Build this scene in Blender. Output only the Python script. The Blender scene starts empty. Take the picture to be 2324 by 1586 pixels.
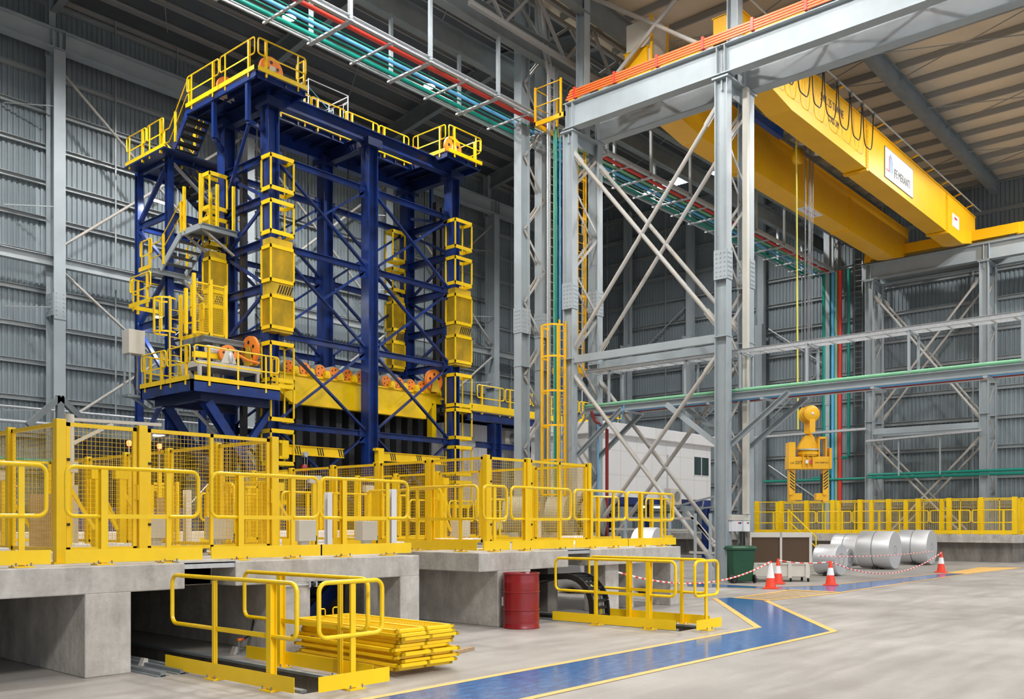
import bpy, bmesh, math, random
from mathutils import Vector, Matrix
random.seed(7)
PI = math.pi
SC = bpy.context.scene
COL = SC.collection
# ---------------------------------------------------------------- camera, world, exposure
TH = math.radians(41.2); CT, ST = math.cos(TH), math.sin(TH)
FPX, CX, HY, EYE = 2097.0, 1162.0, 1190.0, 1.65
cam_d = bpy.data.cameras.new('camera'); cam = bpy.data.objects.new('camera', cam_d); COL.objects.link(cam)
cam.location = (0, 0, EYE); cam.rotation_euler = (PI/2, 0, TH - PI/2)
cam_d.sensor_width = 36; cam_d.lens = FPX/2324*36; cam_d.shift_y = (HY-793)/2324
cam_d.clip_end = 400
SC.camera = cam
wd = bpy.data.worlds.new('world'); SC.world = wd; wd.use_nodes = True
bg = wd.node_tree.nodes['Background']; bg.inputs[0].default_value = (0.86, 0.92, 1.0, 1); bg.inputs[1].default_value = 0.9
SC.view_settings.view_transform = 'Standard'; SC.view_settings.look = 'None'
SC.view_settings.gamma = 1; SC.view_settings.exposure = 0.52
SC.view_settings.use_curve_mapping = False
# pixel column / row of the photograph -> metres on a known plane (dev convenience; plain numbers come out)
def XY(px, Y):
    u = (px-CX)/FPX; d = Y/(ST-u*CT); return d*(CT+u*ST)
def YX(px, X):
    u = (px-CX)/FPX; return X*(ST-u*CT)/(CT+u*ST)
def ZP(py, X, Y): return EYE+(HY-py)/FPX*(X*CT+Y*ST)
def GP(px, py, z=0.0):
    d = (EYE-z)*FPX/(py-HY); u = (px-CX)/FPX
    return d*(CT+u*ST), d*(ST-u*CT)
# ---------------------------------------------------------------- materials
def srgb(h):
    c = [int(h[i:i+2], 16)/255 for i in (0, 2, 4)]
    return tuple(((v+0.055)/1.055)**2.4 if v > 0.04045 else v/12.92 for v in c)+(1,)
def mat(name, col, rough=0.5, metal=0.0, vary=0.0, scale=3.0, col2=None, bump=0.0, bscale=40, coat=0.0, emit=0.0, spec=0.5, stretch=None, detail=6):
    m = bpy.data.materials.new(name); m.use_nodes = True; nt = m.node_tree; b = nt.nodes['Principled BSDF']
    c = srgb(col) if isinstance(col, str) else tuple(col)+(1,)
    b.inputs['Base Color'].default_value = c; b.inputs['Roughness'].default_value = rough; b.inputs['Metallic'].default_value = metal
    b.inputs['Specular IOR Level'].default_value = spec
    if coat: b.inputs['Coat Weight'].default_value = coat; b.inputs['Coat Roughness'].default_value = 0.08
    if emit: b.inputs['Emission Color'].default_value = c; b.inputs['Emission Strength'].default_value = emit
    if vary or bump:
        tc = nt.nodes.new('ShaderNodeTexCoord'); mp = nt.nodes.new('ShaderNodeMapping'); nt.links.new(tc.outputs['Object'], mp.inputs[0])
        if stretch: mp.inputs['Scale'].default_value = stretch
        nz = nt.nodes.new('ShaderNodeTexNoise'); nz.inputs['Scale'].default_value = scale; nz.inputs['Detail'].default_value = detail; nz.inputs['Roughness'].default_value = 0.62
        nt.links.new(mp.outputs[0], nz.inputs['Vector'])
    if vary:
        rp = nt.nodes.new('ShaderNodeValToRGB'); nt.links.new(nz.outputs['Fac'], rp.inputs[0])
        c2 = (srgb(col2) if isinstance(col2, str) else tuple(col2)+(1,)) if col2 else tuple(v*(1-vary) for v in c[:3])+(1,)
        rp.color_ramp.elements[0].position = 0.33; rp.color_ramp.elements[1].position = 0.66
        rp.color_ramp.elements[0].color = c2; rp.color_ramp.elements[1].color = c
        nt.links.new(rp.outputs[0], b.inputs['Base Color'])
        mr = nt.nodes.new('ShaderNodeMapRange'); mr.inputs['To Min'].default_value = min(1, rough+0.12); mr.inputs['To Max'].default_value = max(0.02, rough-0.04)
        nt.links.new(nz.outputs['Fac'], mr.inputs['Value']); nt.links.new(mr.outputs[0], b.inputs['Roughness'])
    if bump:
        n2 = nt.nodes.new('ShaderNodeTexNoise'); n2.inputs['Scale'].default_value = bscale; n2.inputs['Detail'].default_value = 5
        nt.links.new(mp.outputs[0], n2.inputs['Vector'])
        bp = nt.nodes.new('ShaderNodeBump'); bp.inputs['Strength'].default_value = bump; bp.inputs['Distance'].default_value = 0.02
        nt.links.new(n2.outputs['Fac'], bp.inputs['Height']); nt.links.new(bp.outputs[0], b.inputs['Normal'])
    return m
M = dict(
 yellow=mat('yellow paint', (0.95,0.62,0.004), 0.34, vary=0.10, scale=2.2),
 yrail=mat('yellow handrail paint', (0.92,0.60,0.006), 0.24, vary=0.08, scale=4),
 ydirty=mat('grimy yellow paint', (0.74,0.46,0.008), 0.5, vary=0.55, scale=1.4, col2=(0.34,0.24,0.01), stretch=(1,1,0.6)),
 crane=mat('crane yellow', (0.90,0.47,0.004), 0.36, vary=0.10, scale=0.5),
 blue=mat('blue steel paint', (0.010,0.042,0.23), 0.32, vary=0.4, scale=1.3, col2=(0.009,0.017,0.07)),
 blue3=mat('bright blue paint', (0.02,0.10,0.42), 0.3),
 blue2=mat('deep blue steel paint', (0.007,0.020,0.10), 0.42, vary=0.3, scale=1.3),
 steel=mat('grey steel paint', (0.36,0.405,0.43), 0.42, vary=0.14, scale=1.0),
 steel2=mat('grey brace paint', (0.38,0.39,0.385), 0.45, vary=0.18, scale=2.0, col2=(0.42,0.37,0.31)),
 dsteel=mat('dark grey steel', (0.20,0.225,0.235), 0.5, vary=0.2, scale=1.5),
 galv=mat('galvanised steel', (0.60,0.62,0.64), 0.36, metal=0.5, vary=0.2, scale=14),
 wall=mat('corrugated wall sheet', (0.25,0.295,0.32), 0.42, vary=0.16, scale=0.35, metal=0.15),
 girt=mat('galvanised girt', (0.40,0.43,0.44), 0.38, metal=0.35, vary=0.12, scale=1),
 roof=mat('roof sheet', (0.74,0.64,0.50), 0.5, vary=0.12, scale=0.6, metal=0.1),  # warm light on the crane hall roof is tinted into this colour
 roof_shaded=mat('shaded roof sheet', (0.10,0.11,0.12), 0.5, vary=0.15, scale=0.6, metal=0.1),  # same sheet, darkened to stand for shade in the tall hall
 purlin=mat('purlin steel', (0.30,0.30,0.29), 0.5),
 conc=mat('cast concrete', (0.52,0.49,0.45), 0.75, vary=0.35, scale=1.7, col2=(0.33,0.30,0.265), bump=0.8, bscale=9),
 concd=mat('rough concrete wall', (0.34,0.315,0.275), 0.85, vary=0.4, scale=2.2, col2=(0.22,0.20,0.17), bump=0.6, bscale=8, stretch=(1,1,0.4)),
 white=mat('white panel', (0.78,0.78,0.79), 0.4),
 whitecorr=mat('white corrugated panel', (0.80,0.79,0.82), 0.5),
 beige=mat('beige box', (0.60,0.57,0.50), 0.5, vary=0.06, scale=3),
 rblack=mat('matt black rubber', (0.02,0.02,0.02), 0.8),
 black=mat('black rubber', (0.012,0.012,0.013), 0.5),
 curtain=mat('black curtain', (0.026,0.027,0.032), 0.38, vary=0.3, scale=1.0),
 dkgreen=mat('green plastic', (0.008,0.075,0.030), 0.38, vary=0.15, scale=4),
 red=mat('red drum paint', (0.27,0.006,0.010), 0.30, vary=0.25, scale=2.5, coat=0.3),
 redpipe=mat('red pipe paint', (0.62,0.05,0.03), 0.38),
 dkred=mat('dark red pipe', (0.20,0.018,0.016), 0.4),
 teal=mat('teal pipe paint', (0.0,0.22,0.165), 0.35),
 lblue=mat('light blue pipe', (0.10,0.38,0.68), 0.35),
 lgreen=mat('light green pipe', (0.20,0.48,0.28), 0.55),
 orange=mat('orange pulley paint', (0.88,0.24,0.02), 0.42, vary=0.1, scale=3),
 busbar=mat('orange busbar', (0.90,0.16,0.03), 0.42),
 cone=mat('cone red', (0.78,0.06,0.025), 0.45),
 conew=mat('reflective white band', (0.80,0.80,0.80), 0.4),
 alu=mat('coiled aluminium', (0.74,0.75,0.77), 0.42, metal=0.55, vary=0.08, scale=2, stretch=(1,12,12)),
 coilend=mat('coil edge', (0.60,0.61,0.63), 0.5, metal=0.3),
 rubgrey=mat('grey roller rubber', (0.27,0.27,0.24), 0.6),
 brown=mat('cooling pad brown', (0.17,0.11,0.07), 0.9),
 wood=mat('timber', (0.44,0.30,0.18), 0.7, vary=0.3, scale=6, stretch=(1,8,8)),
 glass=mat('dark window glass', (0.03,0.06,0.06), 0.06, spec=0.8),
 lwin=mat('pale window glass', (0.50,0.62,0.66), 0.12, spec=0.7),
 lamp=mat('lamp lens', (1.0,0.98,0.95), 0.3, emit=40),
 tube=mat('light tube', (0.92,0.95,1.0), 0.3, emit=14),
 redlamp=mat('red beacon', (1.0,0.06,0.02), 0.3, emit=9),
 grate=mat('dark grating', (0.10,0.095,0.085), 0.7),
 film=mat('white sheet wrap', (0.74,0.74,0.75), 0.4, vary=0.12, scale=5),
 line=mat('yellow floor line', (0.78,0.47,0.14), 0.45, vary=0.15, scale=6),
 text=mat('dark lettering', (0.04,0.035,0.02), 0.6),
 tred=mat('red lettering', (0.55,0.04,0.05), 0.5),
 tblue=mat('blue lettering', (0.10,0.30,0.62), 0.5),
 skin=mat('steel cable', (0.20,0.20,0.21), 0.4, metal=0.6),
 cableye=mat('yellow cable', (0.75,0.70,0.10), 0.5),
)
def floor_mat(name='floor concrete', c0=(0.29,0.27,0.25), c1=(0.415,0.39,0.365), s1=(1,1,1), s2=(0.35,2.6,1), k1=0.55, k2=1.2, r0=0.30, r1=0.62, bump=0, fine=22, dk=.82):
    m = bpy.data.materials.new(name); m.use_nodes = True; nt = m.node_tree; b = nt.nodes['Principled BSDF']
    tc = nt.nodes.new('ShaderNodeTexCoord')
    def nz(scale, st, det=6):
        mp = nt.nodes.new('ShaderNodeMapping'); mp.inputs['Scale'].default_value = st; nt.links.new(tc.outputs['Object'], mp.inputs[0])
        n = nt.nodes.new('ShaderNodeTexNoise'); n.inputs['Scale'].default_value = scale; n.inputs['Detail'].default_value = det; n.inputs['Roughness'].default_value = 0.65
        nt.links.new(mp.outputs[0], n.inputs['Vector']); return n
    a = nz(k1, s1); c = nz(k2, s2); d = nz(fine, (1, 1, 1))
    r = nt.nodes.new('ShaderNodeValToRGB'); r.color_ramp.elements[0].position = 0.3; r.color_ramp.elements[1].position = 0.7
    r.color_ramp.elements[0].color = c0+(1,); r.color_ramp.elements[1].color = c1+(1,)
    nt.links.new(a.outputs['Fac'], r.inputs[0])
    r2 = nt.nodes.new('ShaderNodeValToRGB'); r2.color_ramp.elements[0].position = 0.35; r2.color_ramp.elements[1].position = 0.6
    r2.color_ramp.elements[0].color = (dk,dk-.01,dk-.02,1); r2.color_ramp.elements[1].color = (1,1,1,1)
    nt.links.new(c.outputs['Fac'], r2.inputs[0])
    r3 = nt.nodes.new('ShaderNodeValToRGB'); r3.color_ramp.elements[0].position = 0.3; r3.color_ramp.elements[1].position = 0.55
    r3.color_ramp.elements[0].color = (0.90,0.90,0.90,1); r3.color_ramp.elements[1].color = (1,1,1,1)
    nt.links.new(d.outputs['Fac'], r3.inputs[0])
    x = nt.nodes.new('ShaderNodeMix'); x.data_type = 'RGBA'; x.blend_type = 'MULTIPLY'; x.inputs['Factor'].default_value = 1
    nt.links.new(r.outputs[0], x.inputs['A']); nt.links.new(r2.outputs[0], x.inputs['B'])
    y = nt.nodes.new('ShaderNodeMix'); y.data_type = 'RGBA'; y.blend_type = 'MULTIPLY'; y.inputs['Factor'].default_value = 1
    nt.links.new(x.outputs['Result'], y.inputs['A']); nt.links.new(r3.outputs[0], y.inputs['B'])
    nt.links.new(y.outputs['Result'], b.inputs['Base Color'])
    mr = nt.nodes.new('ShaderNodeMapRange'); mr.inputs['To Min'].default_value = r0; mr.inputs['To Max'].default_value = r1
    nt.links.new(c.outputs['Fac'], mr.inputs['Value']); nt.links.new(mr.outputs[0], b.inputs['Roughness'])
    if bump:
        bp = nt.nodes.new('ShaderNodeBump'); bp.inputs['Strength'].default_value = bump; bp.inputs['Distance'].default_value = 0.015
        nt.links.new(d.outputs['Fac'], bp.inputs['Height']); nt.links.new(bp.outputs[0], b.inputs['Normal'])
    return m
M['floor'] = floor_mat()
M['conc'] = floor_mat('cast concrete', (0.40,0.375,0.34), (0.62,0.59,0.55), (1,1,1), (2.2,2.2,0.7), 2.6, 1.6, .7, .85, .6, 14, .74)
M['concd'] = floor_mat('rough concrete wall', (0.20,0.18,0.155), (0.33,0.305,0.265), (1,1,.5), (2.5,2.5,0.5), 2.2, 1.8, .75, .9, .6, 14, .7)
M['epoxy'] = mat('blue epoxy coating', (0.05,0.19,0.44), 0.11, vary=0.5, scale=9, col2=(0.018,0.07,0.24), stretch=(0.6,1.6,1), detail=8, spec=0.35)
# ---------------------------------------------------------------- mesh helpers
Z3 = Vector((0, 0, 1))
class MB:
    """collects solids and links them as one mesh object"""
    def __init__(s): s.v = []; s.f = []; s.sm = []
    def add(s, vs, fs, smooth=False):
        o = len(s.v); s.v += [tuple(v) for v in vs]
        for f in fs: s.f.append(tuple(i+o for i in f)); s.sm.append(smooth)
        return s
    def box(s, a, b):
        x0, x1 = sorted((a[0], b[0])); y0, y1 = sorted((a[1], b[1])); z0, z1 = sorted((a[2], b[2]))
        return s.add([(x0,y0,z0),(x1,y0,z0),(x1,y1,z0),(x0,y1,z0),(x0,y0,z1),(x1,y0,z1),(x1,y1,z1),(x0,y1,z1)],
                     [(0,3,2,1),(4,5,6,7),(0,1,5,4),(1,2,6,5),(2,3,7,6),(3,0,4,7)])
    def cbox(s, c, sz): return s.box([c[i]-sz[i]/2 for i in range(3)], [c[i]+sz[i]/2 for i in range(3)])
    def frame(s, p0, p1, up=Z3):
        p0 = Vector(p0); p1 = Vector(p1); d = (p1-p0).normalized()
        if abs(d.dot(Vector(up))) > 0.98: up = Vector((0, 1, 0)) if abs(d.z) > 0.9 else Vector((0, 0, 1))
        sd = d.cross(Vector(up)).normalized(); u = sd.cross(d).normalized()
        return p0, p1, sd, u
    def sweep(s, p0, p1, prof, up=Z3, smooth=False):
        p0, p1, sd, u = s.frame(p0, p1, up); n = len(prof)
        vs = [p0+sd*a+u*b for a, b in prof]+[p1+sd*a+u*b for a, b in prof]
        fs = [(i, (i+1) % n, n+(i+1) % n, n+i) for i in range(n)]
        s.add(vs, fs, smooth); s.add([], [])
        o = len(s.v)-2*n
        s.f.append(tuple(o+i for i in reversed(range(n)))); s.sm.append(False)
        s.f.append(tuple(o+n+i for i in range(n))); s.sm.append(False)
        return s
    def bar(s, p0, p1, w, h, up=Z3): return s.sweep(p0, p1, [(-w/2,-h/2),(w/2,-h/2),(w/2,h/2),(-w/2,h/2)], up)
    def ibeam(s, p0, p1, w, h, tf=0.02, tw=0.015, up=Z3):
        p0, p1, sd, u = s.frame(p0, p1, up)
        for off in (-1, 1):
            c = u*(off*(h-tf)/2); s.bar(p0+c, p1+c, w, tf, up)
        return s.bar(p0, p1, tw, h-2*tf, up)
    def chan(s, p0, p1, w, h, t=0.015, up=Z3):
        p0, p1, sd, u = s.frame(p0, p1, up)
        for off in (-1, 1):
            c = u*(off*(h-t)/2); s.bar(p0+c, p1+c, w, t, up)
        return s.bar(p0-sd*(w-t)/2, p1-sd*(w-t)/2, t, h-2*t, up)
    def tube(s, p0, p1, r, n=8, up=Z3):
        return s.sweep(p0, p1, [(r*math.cos(2*PI*i/n), r*math.sin(2*PI*i/n)) for i in range(n)], up, True)
    def path(s, pts, r, n=8, closed=False):
        pts = [Vector(p) for p in pts]; m = len(pts); o = len(s.v); prev = None
        for i, p in enumerate(pts):
            a = pts[(i-1) % m] if (i > 0 or closed) else p; b = pts[(i+1) % m] if (i < m-1 or closed) else p
            d = (b-a).normalized()
            if prev is None:
                ref = Vector((0, 0, 1)) if abs(d.z) < 0.9 else Vector((0, 1, 0))
                sd = d.cross(ref).normalized()
            else:
                sd = (prev-d*prev.dot(d)).normalized()
            prev = sd; u = sd.cross(d)
            for k in range(n):
                an = 2*PI*k/n; s.v.append(tuple(p+sd*(r*math.cos(an))+u*(r*math.sin(an))))
        rng = m if closed else m-1
        for i in range(rng):
            for k in range(n):
                a = o+i*n+k; b = o+i*n+(k+1) % n; c = o+((i+1) % m)*n+(k+1) % n; d = o+((i+1) % m)*n+k
                s.f.append((a, b, c, d)); s.sm.append(True)
        if not closed:
            s.f.append(tuple(o+k for k in reversed(range(n)))); s.sm.append(False)
            s.f.append(tuple(o+(m-1)*n+k for k in range(n))); s.sm.append(False)
        return s
    def lathe(s, c, axis, prof, n=24, smooth=True):
        """prof: (radius, distance along axis) pairs"""
        c = Vector(c); ax = Vector(axis).normalized()
        ref = Vector((0, 0, 1)) if abs(ax.z) < 0.9 else Vector((1, 0, 0))
        e1 = ax.cross(ref).normalized(); e2 = ax.cross(e1); o = len(s.v); m = len(prof)
        for r, t in prof:
            for k in range(n):
                an = 2*PI*k/n; s.v.append(tuple(c+ax*t+e1*(r*math.cos(an))+e2*(r*math.sin(an))))
        for i in range(m-1):
            for k in range(n):
                s.f.append((o+i*n+k, o+(i+1)*n+k, o+(i+1)*n+(k+1) % n, o+i*n+(k+1) % n)); s.sm.append(smooth)
        if prof[0][0] > 1e-6: s.f.append(tuple(o+k for k in range(n))); s.sm.append(False)
        if prof[-1][0] > 1e-6: s.f.append(tuple(o+(m-1)*n+k for k in reversed(range(n)))); s.sm.append(False)
        return s
    def prism(s, pts, axis, t):
        """flat outline pts (3-D, coplanar) extruded by vector axis*t"""
        n = len(pts); e = Vector(axis)*t; vs = [Vector(p) for p in pts]+[Vector(p)+e for p in pts]
        return s.add(vs, [tuple(reversed(range(n))), tuple(range(n, 2*n))]+[(i, (i+1) % n, n+(i+1) % n, n+i) for i in range(n)])
    def build(s, name, m, parent=None, world=False, kind=None, bevel=0):
        off = Vector((0, 0, 0))
        if parent is not None and world:
            q = parent
            while q is not None: off += Vector(q.location); q = q.parent
        me = bpy.data.meshes.new(name)
        me.from_pydata([(v[0]-off.x, v[1]-off.y, v[2]-off.z) for v in s.v], [], s.f)
        me.polygons.foreach_set('use_smooth', s.sm)
        me.materials.append(M[m] if isinstance(m, str) else m)
        bm = bmesh.new(); bm.from_mesh(me); bmesh.ops.recalc_face_normals(bm, faces=bm.faces); bm.to_mesh(me); bm.free()
        me.update()
        ob = bpy.data.objects.new(name, me); COL.objects.link(ob)
        if parent is not None: ob.parent = parent
        if kind: ob['kind'] = kind
        if bevel:
            bv = ob.modifiers.new('bevel', 'BEVEL'); bv.width = bevel; bv.segments = 2; bv.limit_method = 'ANGLE'
        if any(s.sm) and not all(s.sm):
            try: me.set_sharp_from_angle(angle=math.radians(40))
            except Exception: pass
        return ob
LABELS = {}
def thing(name, label, cat, loc=(0, 0, 0), rz=0.0, group=None):
    o = bpy.data.objects.new(name, None); COL.objects.link(o); o.empty_display_size = 0.2
    o.location = loc; o.rotation_euler = (0, 0, rz); o['label'] = label; o['category'] = cat
    if group: o['group'] = group
    LABELS.setdefault(label, []).append(o)
    return o
def tag(o, label, cat, group=None, kind=None):
    o['label'] = label; o['category'] = cat
    if group: o['group'] = group
    if kind: o['kind'] = kind
    LABELS.setdefault(label, []).append(o); return o
def copy_thing(o, loc, rz=None, label=None, group=None):
    def cp(q, par):
        c = q.copy(); COL.objects.link(c); c.parent = par
        for ch in list(q.children): cp(ch, c)
        return c
    c = cp(o, None); c.location = loc
    if rz is not None: c.rotation_euler = (0, 0, rz)
    if label: c['label'] = label; LABELS.setdefault(label, []).append(c)
    if group: c['group'] = group
    return c
ORD = ['first','second','third','fourth','fifth','sixth','seventh','eighth','ninth','tenth','eleventh','twelfth','thirteenth','fourteenth']
def arc(cx, cz, r, a0, a1, n=5): return [(cx+r*math.cos(a0+(a1-a0)*i/n), cz+r*math.sin(a0+(a1-a0)*i/n)) for i in range(n+1)]
def text_obj(s, size, m, parent, loc, rot, name='lettering', ext=0.004, align='CENTER', sx=1.0):
    cu = bpy.data.curves.new(name, 'FONT'); cu.body = s; cu.size = size; cu.extrude = ext; cu.align_x = align; cu.align_y = 'CENTER'; cu.resolution_u = 3
    to = bpy.data.objects.new(name, cu); COL.objects.link(to)
    dg = bpy.context.evaluated_depsgraph_get(); me = bpy.data.meshes.new_from_object(to.evaluated_get(dg))
    bpy.data.objects.remove(to); bpy.data.curves.remove(cu)
    for v in me.vertices: v.co.x *= sx
    me.materials.clear(); me.materials.append(M[m])
    ob = bpy.data.objects.new(name, me); COL.objects.link(ob); ob.parent = parent; ob.location = loc; ob.rotation_euler = rot
    return ob
# ---------------------------------------------------------------- high-bay lamps of the hall, one of them added out of sight
RZ1 = lambda x: 19.75-0.02*max(0, x-30)
def lamp(x, y, z, energy, label, cone=150, col=(1.0, 0.985, 0.96), group='high bay lamps under the roof'):
    t = thing('high_bay_lamp', label, 'lamp', (x, y, z), 0, group)
    MB().lathe((0,0,0), (0,0,1), [(0.30,-0.02),(0.28,0.02),(0.13,0.26),(0.11,0.45),(0.0,0.46)], 20).build('lamp_shade', 'dsteel', t)
    MB().lathe((0,0,-0.03), (0,0,1), [(0.0,-0.02),(0.2,-0.015),(0.25,0.0),(0.0,0.01)], 20).build('lamp_lens', 'lamp', t)
    MB().tube((0,0,0.45), (0,0,max(1.0,(RZ1(x) if y < 20.6 else 24.45-abs(y-29.9)*.12)-z)), 0.015).build('hanger_rod', 'galv', t)
    d = bpy.data.lights.new('lamp_light', 'SPOT'); d.energy = energy; d.spot_size = math.radians(cone); d.spot_blend = 0.5 if cone < 160 else 0.12; d.shadow_soft_size = 0.22; d.color = col
    o = bpy.data.objects.new('lamp_light', d); COL.objects.link(o); o.location = (0, 0, -0.1); o.parent = t
    return t
LE = 2200
for i, (x, y, w) in enumerate([(21.9,31,'left of the two high bay lamps blazing beside the coloured pipes'), (29.6,31,'right of the two high bay lamps blazing beside the coloured pipes')]):
    lamp(x, y, 21.9, LE*1.7, 'white '+w)
for x, y, w in ((6,31,'first from the left end'),(14,31,'second from the left end'),(10,24.5,'over the front platform fences'),(26,24.6,'in front of the blue tower'),(42,24,'added unseen behind the back crane girder')): lamp(x, y, 21.9, LE*(1.5 if x != 42 else 1.9), 'white high bay lamp of the tall bay, '+w)  # lamp behind the crane girder is added out of sight to brighten the back wall
for x, y, k, w in ((6,2,1,'over the photographer'),(6,12,1,'over the left floor pit'),(15.5,4,1.2,'over the blue walkway'),(16,12.5,1.3,'over the right floor pit'),(27,4.2,1.5,'beyond the bare floor'),(37,5.6,1.6,'past the crane sign'),(46,6.5,1.3,'over the far platform end'),(15,18,.8,'over the back of the deck'),(20.5,14.0,.30,'close in front of the near runway'),(20.5,7.0,.25,'close in front of the near runway end')): lamp(x, y, 18.3, LE*k*.85, 'white high bay lamp of the crane bay, '+w, 165)
# daylight through the open bay door behind the photographer
sd = bpy.data.lights.new('daylight', 'SUN'); sd.energy = 1.3; sd.angle = math.radians(9); sd.color = (1.0, 0.97, 0.92)
so = bpy.data.objects.new('daylight', sd); COL.objects.link(so); so.rotation_euler = (math.radians(50), 0, math.radians(-24))
# ---------------------------------------------------------------- floor with two pits
PITS = [(5.42, 6.20, 7.45, 15.0), (12.42, 13.18, 7.40, 15.0)]
fl = MB()
xs = [-34, 5.42, 6.20, 12.42, 13.18, 60]; ys = [-26, 7.45, 15.0, 42]
for i in range(5):
    for j in range(3):
        if i in (1, 3) and j == 1: continue
        fl.add([(xs[i],ys[j],0),(xs[i+1],ys[j],0),(xs[i+1],ys[j+1],0),(xs[i],ys[j+1],0)], [(0,1,2,3)])
floor = fl.build('floor', 'floor', kind='structure')
for (x0, x1, y0, y1) in ((5.42,6.20,7.45,15.0),(12.42,13.18,7.45,15.0)):
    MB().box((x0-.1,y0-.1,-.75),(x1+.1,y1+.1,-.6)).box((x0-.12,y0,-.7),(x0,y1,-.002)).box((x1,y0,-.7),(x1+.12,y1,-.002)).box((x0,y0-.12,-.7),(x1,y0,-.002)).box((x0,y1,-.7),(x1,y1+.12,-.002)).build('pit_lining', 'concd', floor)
    MB().bar((x0+.05,y0+.05,.012),(x0+.05,y1,.012),.07,.03).bar((x1-.05,y0+.05,.012),(x1-.05,y1,.012),.07,.03).build('edge_angle', 'dsteel', floor)
for x0, x1 in ((5.02,5.08),(5.25,5.31)):
    MB().box((x0,9.45,0),(x1,15,.05)).box((x0-.04,9.45,0),(x1+.04,15,.012)).build('floor_rail', 'dsteel', floor)
def paint(pts, z, m, name):
    return MB().add([(x, y, z) for x, y in pts], [tuple(range(len(pts)))]).build(name, m, floor)
def strip(a, b, w, z, name='floor_line', m='line'):
    a = Vector((a[0], a[1], 0)); b = Vector((b[0], b[1], 0)); n = (b-a).normalized().cross(Z3)*(w/2)
    e = (b-a).normalized()*(w*0.35)
    return paint([((a-e+n).x,(a-e+n).y),((b+e+n).x,(b+e+n).y),((b+e-n).x,(b+e-n).y),((a-e-n).x,(a-e-n).y)], z, m, name)
# blue walkway: straight strip, bend, far strip
C1i, C1o = GP(1720,1424), GP(1893,1433)
C2i, C2o = GP(1622,1358), GP(1740,1364)
yA, yB = C1i[1], C1o[1]
paint([(-30,yA),(-30,yB),(C1o[0],yB),C2o,GP(1660,1356),C2i,(C1i[0],yA)], 0.003, 'epoxy', 'painted_walkway')
strip((-30,yA),(C1i[0],yA),.10,.005); strip((-30,yB),(C1o[0],yB),.10,.005)
strip((C1i[0],yA),C2i,.12,.006); strip((C1o[0],yB),C2o,.12,.006)
# zebra crossing patch
zq = [GP(1690,1356),GP(1800,1340),GP(1915,1345),GP(1745,1362)]
a0, a1, b0, b1 = [Vector((p[0],p[1],0)) for p in (GP(1668,1357),GP(1742,1363),GP(1795,1339),GP(1912,1345))]
strip(a0[:2],b0[:2],.10,.007); strip(a1[:2],b1[:2],.10,.007)
for i in range(9):
    t = (i+.5)/9; p = a0.lerp(b0, t); q = a1.lerp(b1, t); strip(p[:2], q[:2], .11, .006, 'zebra_stripe')
for (t0,t1) in ((0,0),(1,1)): strip(a0.lerp(b0,t0)[:2], a1.lerp(b1,t1)[:2], .1, .0075)
# far blue strip and its outlines
far = [GP(1560,1322),GP(1745,1332),GP(1885,1328),GP(2140,1301),GP(2198,1302),GP(1910,1344),GP(1790,1338),GP(1560,1331)]
paint(far, .0035, 'epoxy', 'painted_walkway')
for i in range(3): strip(far[i], far[i+1], .09, .006)
for i in range(4, 7): strip(far[i], far[i+1], .09, .006)
paint([GP(2140,1301),GP(2225,1287),GP(2324,1288),GP(2200,1302)], .0045, 'line', 'painted_patch')
strip(GP(2225,1287), GP(2420,1286), .12, .0035, 'painted_walkway', 'epoxy')
# ---------------------------------------------------------------- walls: corrugated sheet on girts
def corr(x0, x1, pitch, dep, z0, z1):
    """profile along local x, faces towards -y"""
    mb = MB(); n = int((x1-x0)/pitch); vs = []
    for i in range(n):
        x = x0+i*pitch
        for fx, fy in ((0,0),(.22,0),(.36,dep),(.64,dep),(.78,0)): vs.append((x+fx*pitch, fy))
    vs.append((x0+n*pitch, 0)); m = len(vs)
    mb.add([(x,y,z0) for x,y in vs]+[(x,y,z1) for x,y in vs], [(i,i+1,m+i+1,m+i) for i in range(m-1)]); return mb
WLY, WFX = 39.2, 52.3
wl = corr(-12, 52.3, .21, .05, 0, 23.7).build('wall_left', 'wall', kind='structure'); wl.location = (0, WLY, 0)
for k in range(16):
    z = 0.85+1.47*k
    MB().chan((-12,WLY-.10,z),(52,WLY-.10,z),.14,.20,.02).build('girt', 'girt', wl, True)
for x in [15.8+8.6*i+dx for i in range(-3, 5) for dx in (2.87, 5.73)]:
    MB().cbox((x,WLY-.2,11.8),(.05,.05,23)).build('sag_rod', 'girt', wl, True)
wf = corr(-39.2, 30, .21, .05, 0, 23.7).build('wall_back', 'wall', kind='structure'); wf.location = (WFX, 0, 0); wf.rotation_euler = (0, 0, -PI/2)
def wchild(mb, name, m, par, offx):
    ob = mb.build(name, m); ob.parent = par; ob.matrix_parent_inverse = (Matrix.Translation(par.location) @ Matrix.Rotation(par.rotation_euler.z, 4, 'Z')).inverted(); return ob
for k in range(15):
    z = 1.1+1.52*k
    wchild(MB().chan((WFX-.10,39,z),(WFX-.10,-28,z),.14,.20,.02), 'girt', 'girt', wf, 0)
for y in [34.6-4.65*i+2.3 for i in range(-1, 13)]:
    wchild(MB().cbox((WFX-.2,y,11.4),(.05,.05,22.6)), 'sag_rod', 'girt', wf, 0)
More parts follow.
